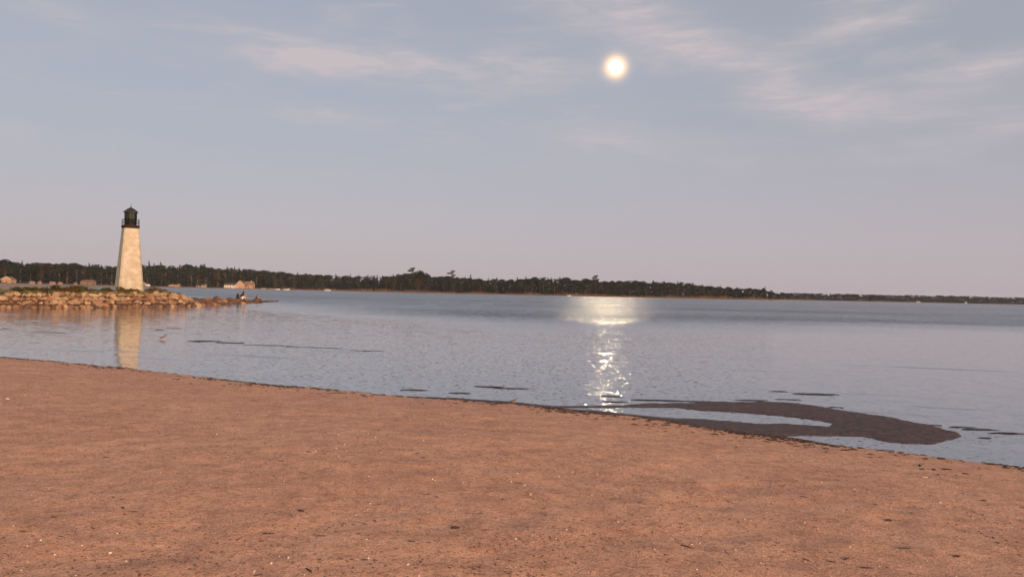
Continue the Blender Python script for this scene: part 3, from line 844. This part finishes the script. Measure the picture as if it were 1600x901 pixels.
# remarkable skyline trees
for (px, yt, kind, var, lab) in [
        (643, 418, 'tall', 0, 'tallest flat-topped pine breaking the skyline, left one of a pair'),
        (656, 420.5, 'broadleaf', 1, 'dense dark tree crown standing just right of the tallest skyline pine'),
        (705, 422.5, 'tall', 1, 'lone pine rising above the woods right of the skyline pair'),
        (930, 430, 'tall', 0, 'small ragged treetop poking above the level woods right of the moon glitter start'),
        (318, 410.5, 'broadleaf', 2, 'rounded tree crown bulging above the skyline between lighthouse and gabled house'),
        (232, 408.5, 'pine', 0, 'pointed conifer top just right of the lighthouse, highest of its cluster'),
        (250, 409.5, 'pine', 1, 'pointed conifer top second right of the lighthouse in the cluster'),
        (8, 404.5, 'broadleaf', 0, 'rounded crown rising above the woods at the far left edge'),
        (290, 410, 'pine', 2, 'pointed conifer breaking the skyline midway between lighthouse and gabled house'),
        (735, 429, 'pine', 1, 'small conifer tip above the woods left of the moon glitter'),
        (1195, 447, 'pine', 0, 'conifer marking the last high trees of the headland')]:
    D_ = shoreD(px) + 36
    place_tree(px, 36, kind, at_y(px, yt, D_).z, lab, None, var, wide=1.15 if kind != 'broadleaf' else 1.0, rz=0.3 if kind == 'tall' else None)
# the rest of the woods, one mass
AV = []; AQ = []; nv = 0
def stuff_tree(px, back, ht, kind=None, sc_=1.0):
    global nv
    kind = kind or random.choices(['broadleaf', 'pine', 'olive'], [.6, .2, .2])[0]
    _, _, V_, Q_ = random.choice(KINDS[kind])
    q = far_pt(px, back, gz(px, back) - .2)
    s = (ht - q.z) / 19.8; a_ = random.uniform(0, 6.28)
    sw = s * sc_ * random.uniform(1.4, 2.0)
    c_, s_ = math.cos(a_), math.sin(a_)
    W_ = np.stack([(V_[:, 0] * c_ - V_[:, 1] * s_) * sw + q.x, (V_[:, 0] * s_ + V_[:, 1] * c_) * sw + q.y, V_[:, 2] * s + q.z], 1)
    AV.append(W_); AQ.append(Q_ + nv); nv += len(W_)
for back, f0, f1 in [(16, .35, .6), (33, .75, .9), (52, .86, .98), (66, .9, 1.0), (78, .8, .97)]:
    px = -330
    while px < 1211:
        if back > 20 or px > 405 or px < -30 :
            g0 = gz(px, back); stuff_tree(px, back, g0 + (topz(px, back) - g0) * random.uniform(f0, f1))
        px += 15 * random.uniform(.7, 1.2)
for back, f0, f1 in [(10, .6, .9), (30, .85, 1.0), (60, .93, 1.02)]:
    px = 1214
    while px < 1900:
        g0 = gz(px, back); stuff_tree(px, back, g0 + (topz(px, back) - g0) * random.uniform(f0, f1), None, 1.6)
        px += 7.0 * random.uniform(.7, 1.2)
o = link('distant_woods', np_mesh('distant_woods', np.concatenate(AV), np.concatenate(AQ)), m_leaf)
tag(o, 'continuous mass of dark woods filling in behind the far shore trees', 'woods', kind='stuff')
# understorey brush and reeds along the far waterline
RV = [[], []]
for i in range(16000):
    px = random.uniform(-60, 1700)
    back = random.uniform(1.5, 8)
    dens = np.interp(px, [-60, 150, 400, 440, 560, 700, 900, 1200, 1700], [.15, .2, .2, .8, .9, .7, 1, 1, .6])
    if random.random() > dens or 340 < px < 405: continue
    q = far_pt(px, back, 0)
    h = random.uniform(.6, 2.6) * (.4 + 1.3 * float(vnoise(px * .06, 3.0, 8))) * (1.3 if px > 440 else .7)
    blade(RV, q.x, q.y, .2, h, random.uniform(.15, .4), .25)
o = link('shore_reeds', from_arrays('shore_reeds', RV[0], RV[1]), m_reed)
tag(o, 'rusty brown reeds and brush along the far waterline', 'reeds', kind='stuff')

# ------------------------------------------------------------------ houses
m_cedar = simple('cedar_siding', (.42, .25, .16), .8, .2, .3)
m_pinkroof = simple('brown_roof', (.26, .14, .11), .9, .3, .3)
m_whitewall = simple('white_siding', (.56, .49, .42), .7, .05, .3)
m_brownwall = simple('brown_siding', (.26, .15, .10), .8, .2, .3)
m_darkroof = simple('dark_roof', (.10, .06, .05), .9, .3, .3)
m_trim = simple('cream_trim', (.70, .52, .38), .7)
m_winglass = simple('house_window_glass', (.03, .03, .035), .1, spec=.6)
m_wht = simple('white_paint', (.80, .78, .74), .4)
m_gry = simple('grey_plank', (.32, .25, .20), .9, .2, 1)
def house(px, back, w, d, hw, hr, wall, roof, label, gable_front=False, nwin=3, chimney=False, z0=None, rz=0, trim=m_trim, door=True):
    q = far_pt(px, back, gz(px, back) - .3 if z0 is None else z0)
    root = empty('house', q, rz)
    tag(root, label, 'house')
    mb = MB(); mb.box(-w / 2, w / 2, -d / 2, d / 2, 0, hw)
    if gable_front:
        mb.add([(-w / 2, -d / 2, hw), (w / 2, -d / 2, hw), (0, -d / 2, hw + hr), (-w / 2, d / 2, hw), (w / 2, d / 2, hw), (0, d / 2, hw + hr)], [(0, 1, 2), (4, 3, 5), (0, 2, 5, 3), (1, 4, 5, 2)])
    else:
        mb.add([(-w / 2, -d / 2, hw), (-w / 2, d / 2, hw), (-w / 2, 0, hw + hr), (w / 2, -d / 2, hw), (w / 2, d / 2, hw), (w / 2, 0, hw + hr)], [(0, 2, 1), (3, 4, 5), (0, 3, 5, 2), (1, 2, 5, 4)])
    mb.build('wall', wall, root)
    e = .5; t = .22; rf = MB()
    if gable_front:
        for s in (-1, 1):
            x1 = s * (w / 2 + e); z1_ = hw - e * hr / (w / 2)
            v = [(x1, -d / 2 - e, z1_ + .03), (0, -d / 2 - e, hw + hr + .03), (0, d / 2 + e, hw + hr + .03), (x1, d / 2 + e, z1_ + .03)]
            v += [(a_, b_, c_ + t) for a_, b_, c_ in v]
            rf.add(v, [(0, 1, 2, 3), (7, 6, 5, 4), (0, 4, 5, 1), (1, 5, 6, 2), (2, 6, 7, 3), (3, 7, 4, 0)])
    else:
        for s in (-1, 1):
            y1 = s * (d / 2 + e); z1_ = hw - e * hr / (d / 2)
            v = [(-w / 2 - e, y1, z1_ + .03), (-w / 2 - e, 0, hw + hr + .03), (w / 2 + e, 0, hw + hr + .03), (w / 2 + e, y1, z1_ + .03)]
            v += [(a_, b_, c_ + t) for a_, b_, c_ in v]
            rf.add(v, [(0, 1, 2, 3), (7, 6, 5, 4), (0, 4, 5, 1), (1, 5, 6, 2), (2, 6, 7, 3), (3, 7, 4, 0)])
    ro = rf.build('roof', roof, root)
    if chimney:
        ch = MB(); ch.box(w * .22, w * .22 + .9, -.4, .4, hw, hw + hr + 1.2); ch.build('chimney', trim, ro)
    if gable_front:
        tb = MB()
        for s in (-1, 1):
            a_ = Vector((s * (w / 2 + e), -d / 2 - e - .06, hw - e * hr / (w / 2))); b_ = Vector((0, -d / 2 - e - .06, hw + hr))
            tb.add([a_, b_, b_ + Vector((0, 0, .45)), a_ + Vector((0, 0, .45))] + [p_ + Vector((0, -.08, 0)) for p_ in (a_, b_, b_ + Vector((0, 0, .45)), a_ + Vector((0, 0, .45)))], [(0, 1, 2, 3), (7, 6, 5, 4), (0, 4, 5, 1), (1, 5, 6, 2), (2, 6, 7, 3), (3, 7, 4, 0)])
        tb.build('roof_trim', trim, ro)
    for i in range(nwin):
        x = -w / 2 + w * (i + .5) / nwin
        if door and i == nwin // 2:
            db = MB(); db.box(x - .5, x + .5, -d / 2 - .05, -d / 2 - .003, .1, 2.2); db.build('door', m_darkroof, root); continue
        fr_ = MB(); y = -d / 2
        fr_.box(x - .9, x + .9, y - .07, y - .003, 1.1, 2.4); fo = fr_.build('window', trim, root)
        pn = MB(); pn.box(x - .75, x + .75, y - .10, y - .073, 1.25, 2.25); pn.build('pane', m_winglass, fo)
    if gable_front and hr > 3:
        fr_ = MB(); fr_.box(-.9, .9, -d / 2 - .07, -d / 2 - .003, hw + .2, hw + 1.6); fo = fr_.build('window', trim, root)
        pn = MB(); pn.box(-.75, .75, -d / 2 - .10, -d / 2 - .073, hw + .35, hw + 1.45); pn.build('pane', m_winglass, fo)
    return root
house(377, 9, 11.5, 10, 3.6, 5.4, m_cedar, m_pinkroof, 'large cedar house with steep front gable on the far shore', True, 3, False)
house(388.5, 13, 12.5, 9, 4.2, 4.2, m_cedar, m_pinkroof, 'reddish roofed wing right of the steep gabled cedar house', False, 4, True)
house(360, 10, 13.0, 8, 3.6, 2.2, m_whitewall, m_darkroof, 'low white walled house with dark roof left of the gabled cedar house', False, 4)
house(14, 9, 8.6, 7, 3.0, 2.4, m_cedar, m_pinkroof, 'small reddish cabin at the far left edge of the far shore', True, 3)
house(138, 12, 12, 8, 2.6, 2.0, m_brownwall, m_pinkroof, 'brown roofed low building left of the lighthouse on the far shore', False, 4)
house(226, 10, 5.5, 5, 2.4, 1.4, m_brownwall, m_darkroof, 'small dark shed directly right of the lighthouse', True, 1, door=False)
house(272, 8, 11.5, 6, 2.6, 1.2, m_cedar, m_darkroof, 'low flat-roofed cedar cabin between the lighthouse and gabled house', False, 4)
house(315, 8, 10.5, 6, 2.7, 1.3, m_gry, m_darkroof, 'grey cabin in the trees left of the white walled house', False, 3)
house(1434, 6, 8, 7, 2.6, 2.0, m_gry, m_darkroof, 'tiny white house on the distant right shore', False, 4)
house(1508, 6, 5, 6, 2.4, 1.8, m_gry, m_pinkroof, 'tiny pale cottage farthest right on the distant shore', True, 3)
# bright low cabins and picnic shelters on the beach left of the lighthouse
m_hut = simple('faded_pink_boards', (.40, .24, .19), .85)
def beach_hut(px, w, h, label, mat=m_hut):
    mat = m_hut; w *= .85; h *= .8
    q = far_pt(px, 1.5, gz(px, 3) * .75 - .1); root = empty('beach_hut', q); tag(root, label, 'hut')
    for x in (-w / 2, w / 2 - .18):
        for y in (-1.2, 1.02): mb = MB(); mb.box(x, x + .18, y, y + .18, 0, h); mb.build('post', m_gry, root)
    mb = MB(); mb.box(-w / 2 + .2, w / 2 - .2, 1.0, 1.15, 0, h * .95); mb.box(-w / 2 + .2, w / 2 - .2, -1.1, -.95, 0, h * .45); mb.build('wall', mat, root)
    mb = MB(); v = [(-w / 2 - .4, -1.6, h), (w / 2 + .4, -1.6, h), (w / 2 + .4, 1.6, h), (-w / 2 - .4, 1.6, h), (-w / 2 + .6, 0, h + .9), (w / 2 - .6, 0, h + .9)]
    mb.add(v, [(3, 2, 1, 0), (0, 1, 5, 4), (2, 3, 4, 5), (1, 2, 5), (3, 0, 4)]); mb.build('roof', mat, root)
beach_hut(50, 4.5, 1.8, 'small open shelter on the far beach right of the reddish cabin')
beach_hut(62, 2.6, 2.0, 'narrow pinkish shelter on the far beach beside the small open shelter')
beach_hut(82, 5.5, 1.8, 'pale pink shelter on the far beach midway to the lighthouse', m_trim)
beach_hut(94, 4.0, 1.5, 'low pale shelter right beside the pale pink shelter')
beach_hut(118, 2.2, 1.6, 'tiny pale shelter left of the brown roofed building')
# parked white van beside the shed
def van(px, label):
    q = far_pt(px, 1.0, gz(px, 3) * .7); root = empty('van', q, .2); tag(root, label, 'van')
    mb = MB(); mb.loft([[(x * 2.3, y * .95, .35) for x, y in ((-1, -1), (1, -1), (1, 1), (-1, 1))], [(x * 2.4, y, .9) for x, y in ((-1, -1), (1, -1), (1, 1), (-1, 1))], [(x, y * .98, 1.3) for x, y in ((-2.3, -1), (2.0, -1), (2.0, 1), (-2.3, 1))], [(x, y * .85, 2.1) for x, y in ((-2.2, -1), (1.2, -1), (1.2, 1), (-2.2, 1))]]); mb.build('body', m_wht, root)
    mb = MB(); mb.box(-1.9, 1.0, -1.03, -.93, 1.35, 1.9); mb.build('side_window', m_winglass, root)
    for x in (-1.4, 1.4):
        for y in (-1, 1): mb = MB(); mb.tube((x, y * .9 - .1, .34), (x, y * .9 + .1, .34), .34, n=14); mb.build('wheel', m_black, root)
van(231.5, 'white vehicle parked beside the small shed right of the lighthouse')
# pontoon boats and docks
def boat(px, off, L, label, canopy=False, rz=0.1):
    q = far_pt(px, -off, 0.0); root = empty('boat', q, rz); tag(root, label, 'boat')
    mb = MB(); h = L / 2
    rings = []
    for (x, w, z0_, z1_) in [(-h, .9, .05, .75), (-h * .5, 1.15, -.15, .75), (h * .3, 1.1, -.15, .85), (h * .75, .7, -.05, 1.0), (h, .08, .5, 1.15)]:
        rings.append([(x, -w, z1_), (x, -w * .6, z0_), (x, w * .6, z0_), (x, w, z1_)])
    mb.loft(rings); mb.build('hull', m_wht, root)
    mb = MB(); mb.add([(-h * .1, -.7, .85), (h * .2, -.6, .85), (h * .2, .6, .85), (-h * .1, .7, .85), (-h * .15, -.65, 1.4), (h * .02, -.55, 1.4), (h * .02, .55, 1.4), (-h * .15, .65, 1.4)], [(0, 1, 5, 4), (1, 2, 6, 5), (2, 3, 7, 6), (3, 0, 4, 7), (4, 5, 6, 7)]); mb.build('windscreen', m_winglass, root)
    mb = MB(); mb.box(-h - .4, -h + .02, -.25, .25, .1, 1.0); mb.build('outboard_motor', m_black, root)
    if canopy:
        mb = MB()
        for x in (-h * .6, h * .3):
            for y in (-.9, .86): mb.box(x, x + .05, y, y + .05, .75, 2.4)
        mb.build('canopy_frame', m_gry, root)
        mb = MB(); mb.box(-h * .7, h * .4, -1.05, 1.05, 2.4, 2.55); mb.build('canopy', m_wht, root)
boat(448, 9, 7.2, 'white boat moored off the far shore, left one of two')
boat(512, 7, 7.8, 'white boat with canopy moored off the far shore, right one of two', True)
boat(434, 5, 5.0, 'pale boat at the end of the wooden dock')
boat(889, 4, 5.0, 'tiny white boat at the far waterline left of the moon glitter')
q = far_pt(426, -4, 0); root = empty('dock', q); tag(root, 'low wooden dock standing in the water right of the gabled house', 'dock')
mb = MB(); mb.box(-4.5, 4, -1, 1, .9, 1.1); mb.build('deck', m_trim, root)
for x in (-4.2, -1.5, 1.2, 3.8):
    for y in (-.9, .9): mb = MB(); mb.tube((x, y, -1.4), (x, y, 1.6), .1, n=6); mb.build('post', m_gry, root)
for px, lab in ((410.5, 'left of two small pale canoes propped on the bank'), (414, 'right of two small pale canoes propped on the bank')):
    q = far_pt(px, 1.5, .9); root = empty('canoe', q, .3); tag(root, lab + ' right of the gabled house', 'canoe')
    mb = MB(); mb.loft([[(x, -w, .5), (x, 0, 0), (x, w, .5), (x, 0, .35)] for x, w in ((-1.3, .05), (-.7, .4), (.7, .4), (1.3, .05))]); mb.build('hull', m_trim, root)

# ------------------------------------------------------------------ people
m_skin = simple('skin', (.48, .26, .18), .6)
m_hair = simple('black_hair', (.012, .009, .008), .6)
m_darkcloth = simple('dark_cloth', (.02, .016, .018), .9)
m_whitecloth = simple('white_cloth', (.78, .72, .66), .9)
m_greycloth = simple('grey_cloth', (.25, .16, .14), .9)
def skinned(name, joints, edges, mat, parent, root=0, sub=2):
    me = bpy.data.meshes.new(name)
    me.from_pydata([j[:3] for j in joints], edges, [])
    o = link(name, me, mat, parent)
    md = o.modifiers.new('skin', 'SKIN'); md.use_smooth_shade = True
    for i, j in enumerate(joints):
        sv_ = me.skin_vertices[0].data[i]; sv_.radius = (j[3], j[3] if len(j) < 5 else j[4]); sv_.use_root = (i == root)
    ss = o.modifiers.new('sub', 'SUBSURF'); ss.levels = sub; ss.render_levels = sub
    dg = bpy.context.evaluated_depsgraph_get(); ev = o.evaluated_get(dg)
    m2 = bpy.data.meshes.new_from_object(ev); m2.name = name
    o.modifiers.clear(); o.data = m2
    if not m2.materials: m2.materials.append(mat)
    m2.shade_smooth()
    return o
def seated(loc, rz, label, top, bottom, sc=1.0, lean=.18, hairlong=True):
    root = empty('person', loc, rz); root.scale = (sc,) * 3; tag(root, label, 'person')
    # faces +x, seat at z=0; pelvis, spine, neck, head; thighs forward, shins down; arms on knees
    J = [(0, 0, .10, .13, .15), (.02, 0, .28, .115, .14), (lean * .6, 0, .44, .12, .16), (lean, 0, .56, .07, .13), (lean + .03, 0, .64, .05), (lean + .06, 0, .72, .075), (lean + .07, 0, .80, .088), (lean + .06, 0, .87, .06)]
    E = [(0, 1), (1, 2), (2, 3), (3, 4), (4, 5), (5, 6), (6, 7)]
    for s in (-1, 1):
        b = len(J)
        J += [(.10, s * .10, .09, .085), (.42, s * .13, .22, .065), (.46, s * .13, .0, .05), (.50, s * .13, -.22, .035), (.60, s * .14, -.26, .03)]
        E += [(0, b), (b, b + 1), (b + 1, b + 2), (b + 2, b + 3), (b + 3, b + 4)]
        b = len(J)
        J += [(lean - .02, s * .19, .50, .05), (lean + .08, s * .23, .30, .038), (lean + .30, s * .14, .27, .028), (lean + .37, s * .12, .26, .03)]
        E += [(2, b), (b, b + 1), (b + 1, b + 2), (b + 2, b + 3)]
        for k in range(4):
            c_ = len(J); J += [(lean + .42, s * .12 + (k - 1.5) * .018, .255, .009), (lean + .455, s * .12 + (k - 1.5) * .019, .235, .008)]
            E += [(b + 3, c_), (c_, c_ + 1)]
        c_ = len(J); J += [(lean + .39, s * .12 - s * .04, .26, .01)]; E += [(b + 3, c_)]
    skinned('body', J, E, m_skin, root)
    skinned('shirt', [(0, 0, .13, .145, .165), (.02, 0, .29, .13, .155), (lean * .6, 0, .44, .135, .175), (lean, 0, .555, .08, .145)] + [(lean - .02, s * .19, .50, .062) for s in (-1, 1)] + [(lean + .03, s * .215, .40, .055) for s in (-1, 1)],
            [(0, 1), (1, 2), (2, 3), (2, 4), (2, 5), (4, 6), (5, 7)], top, root)
    skinned('shorts', [(0, 0, .08, .145, .17)] + [q_ for s in (-1, 1) for q_ in ((.10, s * .10, .10, .10), (.30, s * .125, .18, .085))], [(0, 1), (1, 2), (0, 3), (3, 4)], bottom, root)
    hx = lean + .04
    H = [(hx + .01, 0, .87, .10), (hx - .025, 0, .80, .125), (hx - .055, 0, .71, .105)] + ([(hx - .09, 0, .60, .115), (hx - .11, 0, .46, .09)] if hairlong else [])
    skinned('hair', H, [(i, i + 1) for i in range(len(H) - 1)], m_hair, root)
    fx = hx + .115
    for s in (-1, 1):
        mb = MB(); mb.tube((fx - .015, s * .033, .795), (fx + .004, s * .033, .795), .011, .008, 8); mb.build('eye', m_hair, root)
        mb = MB(); mb.tube((hx + .02, s * .085, .775), (hx + .015, s * .100, .785), .028, .02, 8); mb.build('ear', m_skin, root)
    mb = MB(); mb.tube((fx - .01, 0, .79), (fx + .022, 0, .765), .008, .014, 8); mb.build('nose', m_skin, root)
    mb = MB(); mb.tube((fx - .004, -.024, .735), (fx - .004, .024, .735), .007, n=6); mb.build('mouth', simple('lips', (.35, .12, .10), .6), root)
    return root
def perch(px, ybase, D_, dz=0): 
    return at_y(px, ybase, D_)
q = perch(376.5, 466.4, 107)
seated(q, R(48), 'person with long dark hair and white shorts sitting on the spit boulders', m_darkcloth, m_whitecloth, 1.28, .30)
mb = MB(); q2 = perch(371.5, 466.5, 106.6)
bgo = empty('bag', q2, .2); tag(bgo, 'dark upright bag standing behind the seated person on the spit', 'bag')
mb.loft([[(x * w, y * w * .7, z) for x, y in ((-1, -.6), (-.6, -1), (.6, -1), (1, -.6), (1, .6), (.6, 1), (-.6, 1), (-1, .6))] for w, z in ((.17, 0), (.21, .08), (.20, .45), (.15, .66), (.08, .72))]); mb.build('sack', m_darkcloth, bgo)
mb = MB(); mb.tube((-.06, 0, .70), (0, 0, .80), .02); mb.tube((0, 0, .80), (.06, 0, .70), .02); mb.build('handle', m_darkcloth, bgo)
q = perch(400, 468.6, 115)
seated(q, R(10), 'second dark-haired person sitting low behind the last big spit boulder', m_darkcloth, m_greycloth, 1.0, .22, False)
# boulders they sit on
for (px, y, D_, sz, lab, mm) in [(375, 468.8, 107.2, .75, 'broad reddish boulder that the person in white shorts sits on', m_dark), (402.5, 470, 114, .6, 'pointed brown boulder in front of the second seated person', m_dark), (399, 470.4, 115.2, .6, 'flat dark boulder under the second seated person', m_dark),
                                 (418, 471.2, 121, .45, 'low dark boulder awash beyond the end of the spit, left one', m_dark), (429, 471.2, 125, .35, 'small dark boulder awash at the very tip', m_dark), (379, 473.3, 104.6, .55, 'flat pale slab at the waterline below the person in white shorts', m_pale)]:
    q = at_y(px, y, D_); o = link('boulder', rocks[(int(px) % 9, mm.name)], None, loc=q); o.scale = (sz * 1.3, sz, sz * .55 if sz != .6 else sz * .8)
    tag(o, lab, 'boulder', 'boulders armouring the breakwater')

# ------------------------------------------------------------------ birds
m_bbrown = simple('brown_feathers', (.20, .10, .06), .9, c2=(.10, .05, .035), scale=12)
m_bwhite = simple('white_feathers', (.72, .62, .52), .9)
m_beak = simple('beak_horn', (.05, .035, .03), .5)
m_legs = simple('bird_leg', (.25, .14, .08), .7)
def bird(x, y, z, L, rz, label, legh=.25, neck=.35, upright=.0):
    root = empty('bird', (x, y, z), rz); tag(root, label, 'bird')
    s = L
    J = [(0, 0, legh + .16, .155, .15), (.20, 0, legh + .21, .13), (-.18, 0, legh + .13, .12), (-.38, 0, legh + .10, .05, .06), (-.52, 0, legh + .08, .015, .05), (.30, 0, legh + .30, .075), (.34, 0, legh + .30 + neck * .4, .06), (.38, 0, legh + .34 + neck * .55, .072), (.44, 0, legh + .33 + neck * .55, .045)]
    J = [tuple(c_ * s for c_ in j) for j in J]
    skinned('body', J, [(0, 1), (0, 2), (2, 3), (3, 4), (1, 5), (5, 6), (6, 7), (7, 8)], m_bbrown, root)
    J = [(-.05, 0, legh + .10, .11, .11), (.18, 0, legh + .14, .105), (.30, 0, legh + .24, .065)]
    skinned('breast', [tuple(c_ * s for c_ in j) for j in J], [(0, 1), (1, 2)], m_bwhite, root)
    for sd in (-1, 1):
        mb = MB(); v = []
        ring = [(.18, .24), (.05, .29), (-.15, .25), (-.34, .16), (-.46, .10), (-.30, .10), (-.08, .12), (.12, .16)]
        a_ = [(x_ * s, sd * .125 * s * (1 if x_ > -.2 else .6), (legh + z_) * s) for x_, z_ in ring]; b_ = [(x_ * s, sd * .155 * s * (1 if x_ > -.2 else .55), (legh + z_) * s) for x_, z_ in ring]
        n_ = len(ring); mb.add(a_ + b_, [tuple(range(n_)), tuple(range(2 * n_ - 1, n_ - 1, -1))] + [(i, (i + 1) % n_, n_ + (i + 1) % n_, n_ + i) for i in range(n_)]); mb.build('wing', m_bbrown, root)
        mb = MB(); mb.tube((.0, sd * .05 * s, (legh + .06) * s), (-.02 * s, sd * .05 * s, legh * .5 * s), .014 * s, .010 * s, 6); mb.tube((-.02 * s, sd * .05 * s, legh * .5 * s), (.02 * s, sd * .05 * s, -.02 * s), .010 * s, .010 * s, 6); mb.tube((.02 * s, sd * .05 * s, .0), (.10 * s, sd * .05 * s, .0), .012 * s, .006 * s, 6); mb.build('leg', m_legs, root)
        mb = MB(); mb.tube((.40 * s, sd * .055 * s, (legh + .355 + neck * .55) * s), (.40 * s, sd * .068 * s, (legh + .355 + neck * .55) * s), .012 * s, n=8); mb.build('eye', m_hair, root)
    mb = MB(); mb.tube((.46 * s, 0, (legh + .33 + neck * .55) * s), (.64 * s, 0, (legh + .31 + neck * .55) * s), .022 * s, .004 * s, 6); mb.build('beak', m_beak, root)
q = on_z(254, 530, 0)
bird(q.x, q.y, -.02, .30, R(6), 'small brown shorebird wading in the calm water near the lighthouse reflection', .22)
q = on_z(801.5, 631.5, .03)
bird(q.x, q.y, float(ground_z(q.x, q.y)), .17, R(-4), 'small brown shorebird with white breast at the edge of the beach', .22)

# ------------------------------------------------------------------ beach litter
m_peb_l = simple('pale_pebble', (.62, .46, .36), .6, rnd=.2); m_peb_d = simple('dark_pebble', (.16, .075, .045), .8); m_twig = simple('dark_twig', (.055, .03, .02), .9)
ico = bmesh.new(); bmesh.ops.create_icosphere(ico, subdivisions=1, radius=1)
IV = np.array([v.co[:] for v in ico.verts]); IF = np.array([[v.index for v in f.verts] for f in ico.faces]); ico.free()
def scatter(name, n, mat, size, label, cat, seed, stretch=(1, 1, .6), band=None, twig=False):
    r = np.random.default_rng(seed)
    VV = []; FF = []; k = 0; b = 0
    while k < n:
        m = n * 2
        yy = 3.9 + (r.random(m) ** 1.6) * 19; xx = (r.random(m) * 2 - 1) * (yy * .74 + .5)
        sd = sdpoly(xx, yy, lands)
        ok = sd > .12
        if band is not None: ok &= sd < r.exponential(band, m) + .12
        cl_ = vnoise(xx * .9, yy * 1.1, seed + 3) + .35 * vnoise(xx * 3, yy * 3, seed + 5)
        ok &= r.random(m) < np.clip((cl_ - .35) * 1.6, .05, 1)
        xx, yy = xx[ok], yy[ok]
        for x, y in zip(xx, yy):
            if k >= n: break
            s = size * min(r.lognormal(0, .45), 2.0); z = float(ground_z(x, y))
            sc_ = np.array(stretch) * s * r.uniform(.7, 1.3, 3)
            a_ = r.uniform(0, 6.28) if not twig else r.normal(0, .5)
            W_ = IV * sc_ * (1 + .25 * r.random((len(IV), 1)))
            c_, s_ = math.cos(a_), math.sin(a_)
            W_ = np.stack([W_[:, 0] * c_ - W_[:, 1] * s_ + x, W_[:, 0] * s_ + W_[:, 1] * c_ + y, W_[:, 2] + z + s * stretch[2] * .3], 1)
            VV.append(W_); FF.append(IF + b); b += len(IV); k += 1
    o = link(name, np_mesh(name, np.concatenate(VV), np.concatenate(FF)), mat)
    tag(o, label, cat, kind='stuff')
scatter('pale_pebbles', 1100, m_peb_l, .0048, 'tiny pale pebbles and shell bits scattered over the sand', 'pebbles', 1)
scatter('dark_crumbs', 9000, m_peb_d, .0042, 'tiny dark crumbs of bark and stone scattered over the sand', 'debris', 2, (1.5, .9, .5))
scatter('dark_twigs', 260, m_twig, .0065, 'thin dark twigs and weed shreds lying on the sand', 'twigs', 3, (3.5, .6, .4), twig=True)
scatter('weed_wrack', 2400, m_twig, .013, 'dark weed shreds washed up along the waterline', 'seaweed', 4, (2.6, .9, .5), band=.35, twig=True)
def clump(px, y, w, label, mat, name='driftwood', cat='driftwood'):
    p0 = on_z(px, y, .5)
    for _ in range(5): p0 = on_z(px, y, float(ground_z(p0.x, p0.y)))
    bm = bmesh.new(); bmesh.ops.create_icosphere(bm, subdivisions=2, radius=1)
    r = random.Random(int(px))
    for v in bm.verts: v.co = Vector((v.co.x * w * (1 + .2 * r.random()), v.co.y * w * .35 * (1 + .4 * r.random()), v.co.z * w * .28 * (1 + .5 * r.random())))
    me = bpy.data.meshes.new(name); bm.to_mesh(me); bm.free()
    o = link(name, me, mat, loc=p0 + Vector((0, 0, w * .1))); o.rotation_euler.z = r.uniform(-.3, .3); tag(o, label, cat)
clump(711, 824.5, .035, 'short dark stick lying flat on the sand below the middle of the beach', m_twig)
clump(1537, 782, .03, 'dark weed lump on the sand near the right edge, nearest one', m_twig, 'weed_lump', 'seaweed')
clump(1440, 733, .035, 'dark weed lump just below the waterline at right', m_twig, 'weed_lump', 'seaweed')
clump(1471, 716.5, .05, 'dark round weed clod on the water edge at right', m_twig, 'weed_lump', 'seaweed')
clump(1388, 813, .035, 'small dark twig on the lower right sand', m_twig)
clump(1495, 869, .028, 'dark weed strand on the lower right corner sand', m_twig, 'weed_lump', 'seaweed')
clump(12, 623, .035, 'white shell on the sand at the left edge', m_bwhite, 'shell', 'shell')
clump(1445, 745.5, .03, 'pale pebble on the sand near the right waterline', m_peb_l, 'pebble', 'pebble')
clump(470, 798, .03, 'small dark stick on the lower left sand', m_twig)

# ------------------------------------------------------------------ air
m_haze, g = new_mat('haze')
vol = g.n('ShaderNodeVolumePrincipled', {'Color': (.85, .82, .95, 1), 'Density': .00006, 'Anisotropy': 0.0})
go = g.n('ShaderNodeOutputMaterial'); g.t.links.new(vol.outputs[0], go.inputs['Volume'])
mb = MB(); mb.box(-3000, 3000, -40, 4000, -3.2, 48)
HZ = True
if HZ:
    o = mb.build('haze', m_haze); tag(o, 'thin evening haze over the lake', 'haze', kind='stuff')
